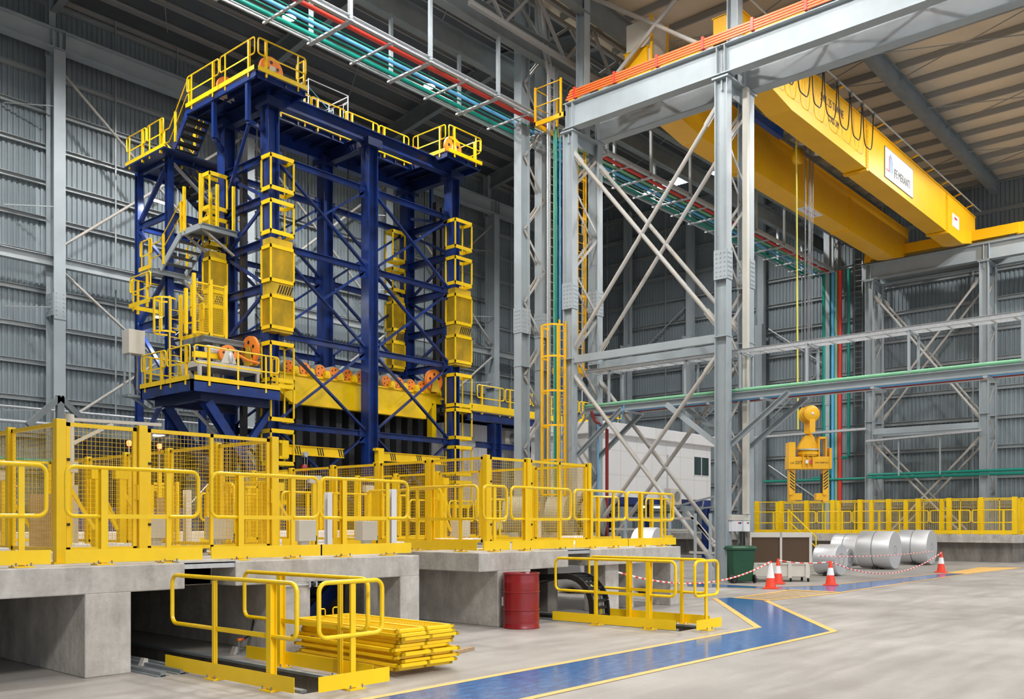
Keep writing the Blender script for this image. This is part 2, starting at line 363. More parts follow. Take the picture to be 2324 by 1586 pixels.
# roofs: hall with the crane (low) and hall with the tower (high)
def slope_roof(name, x0, x1, segs, zt=.06):
    mb = MB()
    for (y0, za, y1, zb) in segs:
        mb.add([(x0,y0,za),(x1,y0,za),(x1,y1,zb),(x0,y1,zb),(x0,y0,za+zt),(x1,y0,za+zt),(x1,y1,zb+zt),(x0,y1,zb+zt)],
               [(0,3,2,1),(4,5,6,7),(0,1,5,4),(1,2,6,5),(2,3,7,6),(3,0,4,7)])
    return mb.build(name, 'roof_shaded', kind='structure')
RZ1 = lambda x: 19.75-0.02*max(0, x-30)
r1 = MB()
for (xa, xb) in ((-34, 30), (30, 52.4)):
    r1.add([(xa,-10,RZ1(xa)),(xb,-10,RZ1(xb)),(xb,20.6,RZ1(xb)),(xa,20.6,RZ1(xa)),(xa,-10,RZ1(xa)+.06),(xb,-10,RZ1(xb)+.06),(xb,20.6,RZ1(xb)+.06),(xa,20.6,RZ1(xa)+.06)],
           [(0,3,2,1),(4,5,6,7),(0,1,5,4),(1,2,6,5),(2,3,7,6),(3,0,4,7)])
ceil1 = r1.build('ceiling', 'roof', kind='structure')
for i in range(19):
    x = 22.6+1.6*i
    MB().chan((x,-9.8,RZ1(x)-.13),(x,20.3,RZ1(x)-.13),.08,.24,.02).build('purlin', 'purlin', ceil1)
for y in (-9.7, -5.9, -.2, 6.8, 12.4, 18.4):
    MB().ibeam((20,y,19.0),(51.5,y,18.75),.30,.75,.03,.02).build('rafter', 'dsteel', ceil1)
for x in (28.5, 34.6, 40.5, 46.5):
    for y0, y1 in ((6.8,12.4),(12.4,18.4),(-.2,6.8)):
        MB().tube((x,y0,19.05),(x+2.6,y1,19.05),.02,6).tube((x+2.6,y0,19.05),(x,y1,19.05),.02,6).build('sag_rod', 'purlin', ceil1)
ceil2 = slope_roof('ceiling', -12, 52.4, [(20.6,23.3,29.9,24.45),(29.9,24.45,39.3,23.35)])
for k in range(15):
    y = 21.2+1.28*k; z = 23.3+(y-20.6)*.1237 if y < 29.9 else 24.45-(y-29.9)*.117
    MB().chan((-11,y,z-.14),(52,y,z-.14),.08,.24,.02).build('purlin', 'purlin', ceil2)
for x in (-1.4, 7.2, 15.8, 24.6, 33.2, 41.8, 50.3):
    for (y0, z0, y1, z1) in ((20.7,22.6,29.9,23.9),(29.9,23.9,38.6,22.6)):
        MB().ibeam((x,y0,z0),(x,y1,z1),.30,.85,.03,.02).build('rafter', 'dsteel', ceil2)
for x in (19, 28.8, 37.4, 46):
    for y in (24, 30, 35.5): MB().tube((x-1.5,y-2.5,23.2),(x+1.5,y+2.5,23.2),.02,6).build('sag_rod', 'purlin', ceil2)
# unseen side wall, added to block daylight from the left pillar faces
ws = corr(-10, 39.2, .21, .05, 0, 23.6).build('wall_light_block', 'wall', kind='structure'); ws.location = (-13, 0, 0); ws.rotation_euler = (0, 0, PI/2)
# strip of wall between the two roof levels, facing the low hall side
MB().box((-12,20.45,19.8),(52.3,20.55,23.35)).build('wall_gable', 'wall', kind='structure')
# ---------------------------------------------------------------- steel columns
def bolts(mb, c, nx, nz, dx, dz, axis, r=.026):
    for i in range(nx):
        for k in range(nz):
            o = ((i-(nx-1)/2)*dx, (k-(nz-1)/2)*dz)
            p = (c[0]+(o[0] if axis == 'y' else 0), c[1]+(o[0] if axis == 'x' else 0), c[2]+o[1])
            d = {'y': (0,-.02,0), 'x': (-.02,0,0)}[axis]
            mb.tube(p, (p[0]+d[0],p[1]+d[1],p[2]+d[2]), r, 6)
def lattice_column(x0, x1, y, ztop, label, wx=.28, wy=.40, webx=True, z0=0, splice=9.1, upper=None, group='twin-legged lattice columns', pitch=1.35):
    t = thing('lattice_column', label, 'column', (x0, y, 0), 0, group)
    for x in (x0, x1):
        if webx:  MB().ibeam((x,y,z0),(x,y,ztop),wx,wy,.03,.03,up=(0,1,0)).build('leg', 'steel', t, True)
        else:     MB().ibeam((x,y,z0),(x,y,ztop),wy,wx,.03,.03,up=(1,0,0)).build('leg', 'steel', t, True)
    n = int((ztop-.9-z0)/pitch); zz = z0+.5
    for k in range(n):
        a, b = (x0, x1) if k % 2 else (x1, x0)
        for s in (-1, 1):
            MB().bar((a,y+s*(wy/2-.06),zz+k*pitch),(b,y+s*(wy/2-.06),zz+(k+1)*pitch),.085,.02,up=(0,1,0)).build('lacing_bar', 'steel2', t, True)
    for x in (x0, x1):
        m = MB().cbox((x,y-wy/2-.012,splice),(wx+.02,.024,.85)); bolts(m, (x,y-wy/2-.02,splice), 3, 6, wx*.33, .13, 'y')
        m.cbox((x-wx/2-.012,y,splice),(.024,wy+.02,.85)); bolts(m, (x-wx/2-.02,y,splice), 3, 6, wy*.32, .13, 'x')
        m.build('splice_plate', 'steel', t, True)
        MB().cbox((x,y,z0+.02),(wx+.18,wy+.18,.04)).build('base_plate', 'steel', t, True)
    for z in (7.05, ztop):
        MB().cbox((x0,y,z),(wx+.04,wy+.04,.03)).cbox((x1,y,z),(wx+.04,wy+.04,.03)).build('cap_plate', 'steel', t, True)
    if upper:
        xu, zu = upper
        MB().ibeam((xu,y,ztop),(xu,y,zu),.30,.36,.03,.02,up=(0,1,0)).build('upper_shaft', 'steel', t, True)
    MB().box((x0-.2,y-wy/2-.06,ztop-.02),(x1+.2,y+wy/2+.06,ztop+.03)).box((x0-.1,y-.02,ztop-.35),(x1+.1,y+.02,ztop)).build('corbel_plate', 'steel', t, True)
    return t
XK, XK2 = 24.0, 25.4
YK2, YK3 = YX(1294, XK), YX(1641, XK)
lattice_column(XK, XK2, YK2, 14.45, 'grey twin lattice column with bolted splices, in front of the tall yellow ladder', upper=(24.7,19.3))
lattice_column(XK, XK2, YK3, 14.45, 'grey twin lattice column standing behind the green wheelie bin', upper=(24.7,19.3))
YK7 = 1.4
lattice_column(XK, XK2, YK7, 14.45, 'grey twin lattice column beyond the right edge of the picture', upper=(24.7,19.3))
lattice_column(24.05, 25.15, 20.6, 20.4, 'tallest grey twin lattice column, between the blue tower and the ladder', wx=.46, wy=.32, webx=False, splice=8.6, upper=(24.6,23), pitch=1.25)
XF, XF2 = 49.0, 50.4
YK5, YK6 = YX(1974, XF), YX(2234, XF)
for y, l in ((YK5,'grey lattice column under the left end of the far crane runway'), (YK6,'grey lattice column at the right behind the far platform, carrying the crane runway'), (6.6,'grey lattice column of the far runway beyond the right edge')):
    lattice_column(XF, XF2, y, 14.45, l, wx=.30, wy=.40)
lattice_column(49.6, 50.8, YX(1886,50), 22, 'grey twin lattice column at the back beside the vertical coloured pipes', wx=.46, wy=.32, webx=False, splice=8.6)
for i, x in enumerate((-1.4, 7.2, 15.8, 24.5, 33.1, 41.7)):
    lb = ['','','grey wall column at the far left beside the X-braced corrugated wall','grey wall column behind the blue tower','grey wall column seen between the blue tower posts','grey wall column just right of the blue tower'][i] or ('grey wall column beyond the left edge, %s one' % ['far','near'][i])
    t = thing('wall_column', lb, 'column', (x, 38.1, 0), 0, 'columns along the left wall')
    MB().ibeam((x,38.1,0),(x,38.1,20.5),.46,.75,.03,.03,up=(0,1,0)).build('shaft', 'steel', t, True)
    MB().ibeam((x-.05,38.5,20.5),(x-.05,38.5,23),.26,.4,.03,.03,up=(0,1,0)).build('upper_shaft', 'steel', t, True)
    m = MB().cbox((x,38.1-.39,10.4),(.46,.024,1.2)); bolts(m,(x,38.1-.4,10.4),2,6,.28,.17,'y'); m.cbox((x-.24,38.1,10.4),(.024,.7,.9)); bolts(m,(x-.25,38.1,10.4),4,4,.16,.17,'x'); m.build('splice_plate', 'steel', t, True)
    for z in (6.2, 10.3, 14.3, 18.3): MB().bar((x+.1,37.75,z),(x-1.6,39.0,z-.05),.04,.04).build('fly_brace', 'girt', t, True)
for i, px in enumerate((1421, 1563, 1723)):
    y = YX(px, 51.4); t = thing('wall_column', 'grey column against the back wall, '+['left of the three seen through the cross bracing','middle of the three seen through the cross bracing','right of the three, just beyond the braced column'][i], 'column', (51.4, y, 0), 0, 'columns along the back wall')
    MB().ibeam((51.4,y,0),(51.4,y,13.6),.55,.60,.03,.03,up=(0,1,0)).build('shaft', 'steel', t, True)
    MB().ibeam((51.6,y,13.6),(51.6,y,22.5),.30,.50,.03,.03,up=(0,1,0)).build('upper_shaft', 'steel', t, True)
# left runway girder on the wall columns
t = thing('runway_girder', 'long grey runway girder running high along the left wall', 'girder', (-12,38,21.2), 0, 'runway girders')
MB().ibeam((-12,38,20.95),(52,38,20.95),.5,.78,.035,.03).build('beam', 'steel', t, True)
MB().cbox((20,38,21.42),(64,.09,.12)).build('rail', 'dsteel', t, True)
for x in (7.2,15.8,24.5,33.1,41.7):
    for dx in (-.25,0,.25): MB().cbox((x+dx,37.85,20.95),(.03,.3,.7)).build('stiffener', 'steel', t, True)
t = thing('eave_beam', 'grey horizontal beam across the left wall at mid height', 'beam', (-12,38.3,12.2), 0)
MB().ibeam((-12,38.3,12.2),(52,38.3,12.2),.3,.4,.03,.02).build('beam', 'girt', t, True)
def xbrace(label, pts, r, planes, axis, group, bars=1):
    """pts: (s0,z0,s1,z1) two diagonals, s along axis"""
    t = thing('cross_brace', label, 'brace', (planes[0][0] if axis == 'y' else pts[0][0], planes[0][0] if axis == 'x' else pts[0][0], pts[0][1]), 0, group)
    for (pl,) in planes:
        for i, (s0, z0, s1, z1) in enumerate(pts):
            a = (pl, s0, z0) if axis == 'y' else (s0, pl, z0); b = (pl, s1, z1) if axis == 'y' else (s1, pl, z1)
            MB().tube(a, b, r, 10).build('brace_tube', 'steel2', t, True)
            d = (Vector(b)-Vector(a)).normalized()
            for e, sg in ((Vector(a), 1), (Vector(b), -1)):
                MB().bar(e-d*sg*.1, e+d*sg*.55, .02 if axis == 'y' else r*3, r*3 if axis == 'y' else .02, up=Z3).build('gusset_plate', 'steel2', t, True)
    return t
for (x, nm) in ((XK, 'near'), (XK2, 'far')):
    xbrace('grey pipe cross brace high between the two lattice columns, %s plane' % nm, [(YK2-.15,13.75,YK3+.2,7.45),(YK2-.15,7.4,YK3+.2,13.7)], .066, [(x,)], 'y', 'pipe cross braces of the near runway')
    xbrace('grey pipe cross brace low between the two lattice columns, %s plane' % nm, [(YK2-.15,6.5,YK3+.2,.45),(YK2-.15,.5,YK3+.2,6.5)], .066, [(x,)], 'y', 'pipe cross braces of the near runway')
    tag(MB().bar((x,YK2-.2,7.02),(x,YK3+.2,7.02),.16,.24).build('tie_beam','steel'), 'grey square tie beam between the lattice columns, '+nm+' one of the pair', 'beam', 'tie beams between lattice columns')
for (x, nm) in ((XF, 'near'), (XF2, 'far')):
    xbrace('grey pipe cross brace high under the far crane runway, %s plane' % nm, [(YK5-.15,13.75,YK6+.2,6.9),(YK5-.15,7.2,YK6+.2,13.7)], .06, [(x,)], 'y', 'pipe cross braces of the far runway')
    xbrace('grey pipe cross brace low behind the far yellow fence, %s plane' % nm, [(YK5-.15,5.9,YK6+.2,.3),(YK5-.15,.3,YK6+.2,5.9)], .06, [(x,)], 'y', 'pipe cross braces of the far runway')
    tag(MB().bar((x,YK5-.2,6.5),(x,YK6+.2,6.5),.2,.3).build('tie_beam','steel'), 'grey tie beam between the far lattice columns, '+nm+' one', 'beam', 'tie beams between far lattice columns')
for k, (x0, x1) in enumerate(((15.8,24.5),(24.5,33.1),(33.1,41.7),(7.2,15.8))):
    w = ['right of the far-left wall column','in the bay behind the blue tower','in the bay seen through the tower posts','in the bay at the left edge'][k]
    if k == 3: continue
    xbrace('grey cross brace high on the left wall, '+w, [(x0+.2,19.8,x1-.2,12.7),(x0+.2,12.8,x1-.2,19.8)], .06, [(38.0,)], 'x', 'cross braces along the left wall')
    xbrace('grey cross brace low on the left wall, '+w, [(x0+.2,11.8,x1-.2,5.6),(x0+.2,5.7,x1-.2,11.8)], .06, [(38.0,)], 'x', 'cross braces along the left wall')
# thin wall braces on the back wall, above and below the girts
for i, (y0, z0, y1, z1) in enumerate(((34.3,13.0,30.2,16),(29.6,8.2,25.3,11.4),(25.0,13.4,21.2,10.6),(25.0,5.2,21.2,2.6),(34.3,6.6,30.2,3.6),(21.2,11,24.9,8))):
    tag(MB().tube((52.0,y0,z0),(52.0,y1,z1),.05,6).build('wall_brace','girt'), 'thin diagonal brace on the corrugated back wall, number '+ORD[i]+' from the left corner', 'brace', 'thin braces on the back wall')
# ---------------------------------------------------------------- concrete platform with recesses, pillars and walls
pl = thing('concrete_platform', 'raised concrete platform on thick pillars carrying the yellow guard rails', 'platform', (4.43, 9.95, 0))
Y0 = 9.95; XE = XY(1545, Y0)
r1a, r1b = XY(420, Y0), XY(535, Y0); g0, g1 = XY(952, Y0), XY(1087, Y0); r2a, r2b = XY(1290, Y0), XY(1340, Y0)
poly = [(-12,Y0),(r1a,Y0),(r1a,Y0+.55),(r1b,Y0+.55),(r1b,Y0),(g0,Y0),(g0,Y0+1.9),(g1,Y0+1.9),(g1,Y0),(r2a,Y0),(r2a,Y0+.5),(r2b,Y0+.5),(r2b,Y0),(XE,Y0),(XE,26),(-12,26)]
MB().prism([(x,y,.90) for x,y in poly], (0,0,1), .30).build('deck_slab', 'conc', pl, True, bevel=.012)
for (a, b) in ((r1a,r1b),(r2a,r2b)):
    MB().box((a-.06,Y0+.02,1.185),(b+.06,Y0+.6,1.215)).box((a-.06,Y0+.02,1.13),(b+.06,Y0+.03,1.2)).build('cover_plate', 'galv', pl, True)
for (a, b, y0, y1, m) in ((4.43,4.94,Y0,17,'conc'), (6.95,7.36,Y0,17,'conc'), (8.93,g0,Y0,10.45,'conc'), (11.02,11.84,Y0,20,'conc'),
                       (14.2,14.64,Y0+.15,10.6,'conc'), (15.15,15.38,Y0+.3,10.6,'conc'), (XY(1524,Y0),XY(1524,Y0)+.36,Y0+.02,10.4,'conc'),
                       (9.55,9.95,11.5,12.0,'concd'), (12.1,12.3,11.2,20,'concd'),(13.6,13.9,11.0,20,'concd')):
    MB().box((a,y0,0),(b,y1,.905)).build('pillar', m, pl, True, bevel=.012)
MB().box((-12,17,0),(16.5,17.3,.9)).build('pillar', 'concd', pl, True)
MB().box((r1a,Y0+.55,.9),(r1b,Y0+.62,1.18)).build('recess_face', 'concd', pl, True)
# far platform
XP = 44.0; YPa = YX(2312, XP)
fp = thing('concrete_platform', 'low concrete platform at the far right with a yellow fence on top', 'platform', (XP, 15, 0))
MB().box((XP,YPa,.85),(51.5,30,1.2)).build('deck_slab', 'conc', fp, True, bevel=.01)
MB().box((XP+.5,YPa+.35,0),(51.5,30,.86)).build('pillar', 'concd', fp, True)
# ---------------------------------------------------------------- guard rail panels and mesh fence panels
def loop_pts(x0, x1, z0, z1, r=.09, xa=None, xb=None):
    """handrail pipe: from xa at mid height, round the left end, along the top, round the right end, back to xb"""
    P = [(xa, z0)]
    P += [(x, z) for x, z in arc(x0+r, z0+r, r, -PI/2, -PI, 5)]
    P += [(x, z) for x, z in arc(x0+r, z1-r, r, PI, PI/2, 5)]
    P += [(x, z) for x, z in arc(x1-r, z1-r, r, PI/2, 0, 5)]
    P += [(x, z) for x, z in arc(x1-r, z0+r, r, 0, -PI/2, 5)]
    P += [(xb, z0)]
    return [(x, 0, z) for x, z in P]
def guard_rail(label, loc, rz, L, posts, group, foot='plate', toe=(None, None), out=-1, h=1.08, far=False, pr=.023, closed=(True, True), thick=0):
    t = thing('guard_rail', label, 'guard rail', loc, rz, group)
    n = 6 if far else 8
    MB().path(loop_pts(0, L, .54, h, .09, posts[0], posts[-1]), pr, n).build('handrail', 'yrail', t)
    if len(posts) > 1:
        MB().box((posts[0],-.004,.515),(posts[-1],.004,.565)).build('knee_rail', 'yellow', t)
    for i, x in enumerate(posts):
        w = .075 if i == thick else .05
        zb = 0 if foot == 'plate' else -.16
        if w > .06: m = MB().ibeam((x,0,zb),(x,0,h-.02),w,.075,.008,.008,up=(0,1,0))
        else: m = MB().bar((x,0,zb),(x,0,h-.02),.012,.06,up=(1,0,0)).bar((x,.02,zb),(x,.02,h-.03),.05,.012,up=(0,1,0))
        p = m.build('post', 'yellow', t)
        if foot == 'plate':
            b = MB().cbox((x,0,.008),(.20,.16,.014)).build('base_plate', 'yellow', p)
            if not far:
                m = MB()
                for sx in (-.075,.075):
                    for sy in (-.055,.055): m.tube((x+sx,sy,.014),(x+sx,sy,.05),.008,6)
                m.build('anchor_bolts', 'dsteel', b)
        elif not far:
            m = MB()
            for dz in (-.05,-.11): m.tube((x,out*.036,dz),(x,out*.05,dz),.012,6)
            m.build('bolts', 'black', p)
    a, b = toe; a = -.03 if a is None else a; b = L+.03 if b is None else b
    ty = out*.045
    z0 = .03 if foot == 'plate' else -.02
    MB().box((a,ty-.003,z0),(b,ty+.003,z0+.15)).build('toe_board', 'yellow', t)
    return t
YR = 10.20; Z1 = 1.2; G1 = 'yellow guard rails on the front platform edge'
def xr(px, Y=YR): return XY(px, Y)
for (a, b, ps, lb) in ((-60,105,(49,),'cut off by the left edge'),(150,450,(234,383),'in front of the leftmost tall fence post'),(480,722,(544,665),'above the left floor pit'),
    (727,925,(779,880),'ending at the left slab corner'),(1097,1150,(1123,),'short single-post one by the protruding slab corner'),(1160,1295,(1192,1272),'above the red drum, right of the short one'),
    (1303,1420,(1340,1393),'above the galvanised cover by the right pit'),(1423,1528,(1454,1502),'at the right end of the row')):
    xa, xb = xr(a), xr(b); P = [xr(p)-xa for p in ps]
    guard_rail('yellow guard rail on the platform edge, '+lb, (xa, YR, Z1), 0, xb-xa, P, G1, thick=0 if len(P) > 1 else -1)
XG = 10.86
ya, yb = YX(1084, XG), YX(925, XG)
guard_rail('yellow guard rail set back along the slab gap between the two deck parts', (XG, ya, Z1), PI/2, yb-ya, [YX(1046,XG)-ya, (yb-ya)*.85], G1, out=1, thick=5)
# rails on the side and at the back of the deck
GB = 'yellow guard rails further back on the platform'
for i, (px0, px1, Y, w) in enumerate(((1343,1404,12.3,'left of two behind the right end'),(1466,1522,12.3,'right of two behind the right end'),(1080,1150,15.6,'behind the second fence bay'),
        (930,1010,17.5,'deep between the two fenced bays'),(1020,1075,17.5,'right of the deep one'),(640,715,15.0,'behind the corner post'),(735,835,15.0,'beside the first beige switch box'),(850,925,15.0,'beside the second beige switch box'),
        (455,520,17.0,'dim one deep inside the left bay'),(535,600,17.0,'dim right one deep inside the left bay'))):
    xa, xb = XY(px0, Y), XY(px1, Y); L = xb-xa
    guard_rail('yellow guard rail standing back on the deck, '+w, (xa, Y, Z1), 0, L, [L*.22, L*.78], GB, far=True)
for i, (px0, px1, X, w) in enumerate(((610,540,7.9,'nearest of the two beside the first bay'),(530,470,7.9,'second of the two beside the first bay'),(1000,905,11.3,'nearest of the pair beside the second bay'),(895,835,11.3,'further of the pair beside the second bay'))):
    y0_, y1_ = YX(px0, X), YX(px1, X); L = y1_-y0_
    guard_rail('yellow guard rail running back across the deck, '+w, (X, y0_, Z1), PI/2, L, [L*.22, L*.78], GB, far=True)
# small raised yellow platform rails at the far left
for i, (X, Y, rz, L, z) in enumerate(((3.05,14.6,0,1.05,1.98),(4.1,14.6,PI/2,1.2,1.98),(2.6,13.2,0,1.5,1.55))):
    guard_rail('yellow guard rail of the raised step at the far left, '+['facing the viewer','running away','lower one in front'][i], (X,Y,z), rz, L, [.15,L-.2], 'guard rails of the raised step', far=True)
t = thing('work_step', 'blue and yellow raised work step half cut off at the far left', 'platform', (3.0,14.6,1.2))
MB().box((2.6,14.5,1.84),(4.12,16.2,1.96)).build('deck', 'blue', t, True)
for x in (2.7,4.0): MB().box((x,14.6,1.2),(x+.1,14.7,1.84)).build('leg', 'yellow', t, True)
# tall mesh fences
def fence_panel(label, loc, rz, L, group, h=1.64, far=False, handle=True, cell=.05, post=True, endpost=False, w=.095):
    t = thing('mesh_fence_panel', label, 'fence', loc, rz, group)
    x0 = .07; x1 = L-.07; z0 = .14; z1 = h-.01; f = .045
    m = MB(); m.box((x0,-.02,z0),(x0+f,.02,z1)).box((x1-f,-.02,z0),(x1,.02,z1)).box((x0,-.02,z1-f),(x1,.02,z1)).box((x0,-.02,z0),(x1,.02,z0+f))
    if L > 1.6: m.box((L/2-f/2,-.02,z0),(L/2+f/2,.02,z1))
    m.build('frame', 'yellow', t)
    m = MB(); r = .0016 if not far else .0020
    nx = int((x1-x0-2*f)/cell); nz = int((z1-z0-2*f)/cell)
    for i in range(1, nx):
        x = x0+f+i*(x1-x0-2*f)/nx; m.box((x-r,-r,z0+f),(x+r,r,z1-f))
    for k in range(1, nz):
        z = z0+f+k*(z1-z0-2*f)/nz; m.box((x0+f,-r,z-r),(x1-f,r,z+r))
    m.build('wire_mesh', 'yellow', t)
    for x in ([0] if post else [])+([L] if endpost else []):
        p = MB().box((x-w/2,-w/2,0),(x+w/2,w/2,h+.02)).build('post', 'yellow', t, bevel=.006)
        MB().cbox((x,0,.01),(.2,.2,.02)).build('base_plate', 'yellow', p)
    if handle and not far:
        MB().path([(x1-.02,-.03,.75),(x1-.02,-.09,.75),(x1-.02,-.09,.93),(x1-.02,-.03,.93)], .008, 6).build('handle', 'yellow', t)
        MB().cbox((x0+.02,-.03,.45),(.03,.02,.03)).cbox((x0+.02,-.03,1.2),(.03,.02,.03)).build('latch', 'black', t)
    return t
YF = 10.9
XA0, XA1, XB0, XB1 = 4.56, XY(620,YF), XY(1104,YF), XY(1335,YF)
XAm = XY(321, YF)
F1, F2 = 'mesh fence panels of the left bay', 'mesh fence panels of the second bay'
fence_panel('tall yellow mesh fence panel facing us, starting at the biggest left corner post', (XA0,YF,Z1), 0, XAm-XA0, F1, w=.11)
fence_panel('tall yellow mesh fence panel facing us, ending at the corner post below the yellow cages', (XAm,YF,Z1), 0, XA1-XAm, F1, endpost=True, w=.11)
for X, nm, n, grp in ((XA0,'left side of the left bay',5,F1),(XA1,'right side of the left bay',5,F1),(XB0,'left side of the second bay',6,F2),(XB1,'right side of the second bay',6,F2)):
    for i in range(n):
        fence_panel('yellow mesh fence panel, %s in line on the %s' % (ORD[i], nm), (X,YF+i*1.42,Z1), PI/2, 1.42, grp, far=i > 2, post=i > 0, cell=.05 if i < 3 else .07, endpost=i == n-1)
XBm = XY(1197, YF)
fence_panel('tall yellow mesh fence panel facing us, left one behind the short guard rail', (XB0,YF,Z1), 0, XBm-XB0, F2)
fence_panel('tall yellow mesh fence panel facing us, right one in front of the grey columns', (XBm,YF,Z1), 0, XB1-XBm, F2, endpost=True)
for i in range(2):
    fence_panel('yellow mesh fence panel closing the back of the left bay, '+['left','right'][i]+' one', (XA0+i*1.44,YF+7.1,Z1), 0, 1.44, F1, far=True, cell=.07, endpost=i==1)
    fence_panel('yellow mesh fence panel closing the back of the second bay, '+['left','right'][i]+' one', (XB0+i*1.44,YF+8.5,Z1), 0, 1.44, F2, far=True, cell=.07, endpost=i==1)
# guard rails standing on the floor around the pits
GP1, GP2 = 'floor rails around the left pit', 'floor rails around the right pit'
guard_rail('yellow floor rail along the near left side of the left pit', (5.33,7.42,0), PI/2, 2.35, [.42,1.45], GP1, out=1, toe=(-.02,2.42), thick=0)
guard_rail('yellow floor rail closing the near end of the left pit', (5.50,7.30,0), 0, .80, [.42], GP1, toe=(-.04,.86), thick=5)
guard_rail('yellow floor rail behind the left pit, partly hidden beside the stacked panels', (6.28,7.50,0), PI/2, 2.3, [.45,1.55], GP1, out=-1, thick=1)
guard_rail('yellow floor rail along the near left side of the right pit', (12.32,7.45,0), PI/2, 2.35, [.48,1.5], GP2, out=1, thick=0)
guard_rail('yellow floor rail closing the near end of the right pit', (12.50,7.22,0), 0, .72, [.36], GP2, thick=5)
guard_rail('yellow floor rail behind the right pit beside the black drag chain', (13.28,7.45,0), PI/2, 2.35, [.46,1.5], GP2, out=-1, thick=1)
# far platform: low rails and the fence behind
GF, GFF = 'yellow guard rails on the far platform', 'yellow mesh fence panels on the far platform'
n = 10; y0_ = YX(2312,XP)+.15; y1_ = YX(1700,XP); L = (y1_-y0_)/7
fw = ['rightmost','second from the right','third from the right','fourth from the right','fifth from the right','sixth from the right','leftmost, next to the power boxes']
for i in range(7):
    guard_rail('yellow guard rail along the far platform edge, '+fw[i], (XP+.12,y0_+i*L+.04,1.2), PI/2, L-.08, [L*.24,L*.72], GF, far=True, out=1, pr=.028)
n = 9; L = (y1_-y0_-.2)/n
nw = ['first from the right end','second from the right end','third from the right end','fourth from the right end','middle of the nine','fourth from the left end','third from the left end','second from the left end','first at the left end']
for i in range(n):
    fence_panel('tall yellow mesh fence panel on the far platform, '+nw[i], (XP+.9,y0_+.2+i*L,1.2), PI/2, L, GFF, far=True, cell=.09, endpost=i==n-1, w=.2)
for i in range(7):
    fence_panel('yellow mesh fence panel in the far platform back row, '+nw[i].replace('middle of the nine','fifth from the right end').replace('left end','left').replace('first at the left','last'), (XP+3.6,y0_+.6+i*1.7,1.2), PI/2, 1.7, 'back row of mesh fence panels on the far platform', far=True, cell=.09, endpost=i==6, w=.16)
for i in range(2):
    fence_panel('yellow mesh fence panel at the right end of the far platform, '+['nearer one','further one'][i], (XP+.9+i*1.35,y0_+.2,1.2), 0, 1.35, GFF, far=True, cell=.09, endpost=i==1, w=.16)
t = thing('stair_rail', 'sloping yellow stair handrail going down from the far platform behind the cooler', 'handrail', (43.5, YX(1795,43.5), 0))
ys = YX(1790,43.5); ye = YX(1852,43.5)
MB().path([(43.5,ys,2.35),(43.5,ye,1.05),(43.5,ye,.0)], .035, 6).path([(43.5,ys,1.8),(43.5,ye,.55)], .03, 6).build('handrail', 'yrail', t, True)
MB().box((43.46,ys-.04,1.2),(43.54,ys+.04,2.4)).build('post', 'yellow', t, True)
# ---------------------------------------------------------------- blue accumulator tower
YTF, YTB = 27.35, 30.1
CXs = (18.53, 22.98, 27.42)
LV = (5.1, 8.25, 11.35, 14.4)
tw = thing('steel_tower', 'tall dark blue steel tower with cross bracing and yellow-railed walkways on top', 'tower', (CXs[0], YTF, 0))
for x in CXs:
    for y in (YTF, YTB):
        MB().ibeam((x,y,0),(x,y,16.3),.46,.46,.03,.025,up=(1,0,0)).build('column', 'blue', tw, True)
        MB().cbox((x,y,16.15),(.7,.7,.3)).prism([(x-.35,y,16.0),(x+.35,y,16.0),(x+.2,y,15.3),(x-.2,y,15.3)],(0,1,0),.05).build('column_head', 'blue2', tw, True)
for y in (YTF, YTB):
    for (xa, xb) in ((CXs[0],CXs[1]),(CXs[1],CXs[2])):
        for z in LV:
            MB().chan((xa+.2,y,z),(xb-.2,y,z),.12,.22,.02).build('cross_beam', 'blue', tw, True)
            for x in (xa+.36, xb-.36): MB().cbox((x,y,z-.05),(.28,.03,.62)).build('gusset_plate', 'blue', tw, True)
        zz = (1.9,)+LV
        for k in range(len(zz)-1):
            z0, z1 = zz[k]+.15, zz[k+1]-.15
            MB().bar((xa+.3,y-.05,z1),(xb-.3,y-.05,z0),.07,.13,up=(0,1,0)).build('brace', 'blue', tw, True)
            MB().bar((xa+.3,y+.05,z0),(xb-.3,y+.05,z1),.07,.13,up=(0,1,0)).build('brace', 'blue', tw, True)
for x in (CXs[0]-.05, CXs[2]+.05):
    lv = (6.75, 8.3, 9.85, 11.4, 12.9, 14.35)
    for z in lv: MB().ibeam((x,YTF,z),(x,YTB,z),.2,.28,.02,.015).build('side_beam', 'blue', tw, True)
    for k in range(5):
        a, b = ((YTB-.2, YTF+.2) if k % 2 else (YTF+.2, YTB-.2))
        MB().bar((x,a,lv[k]+.12),(x,b,lv[k+1]-.12),.12,.07,up=(1,0,0)).build('brace', 'blue', tw, True)
for y in (YTF, YTB):
    MB().ibeam((18.4,y,16.42),(27.6,y,16.42),.32,.50,.03,.02).build('top_beam', 'blue', tw, True)
for x in CXs: MB().ibeam((x,YTF,16.3),(x,YTB,16.3),.3,.5,.03,.02).build('top_beam', 'blue2', tw, True)
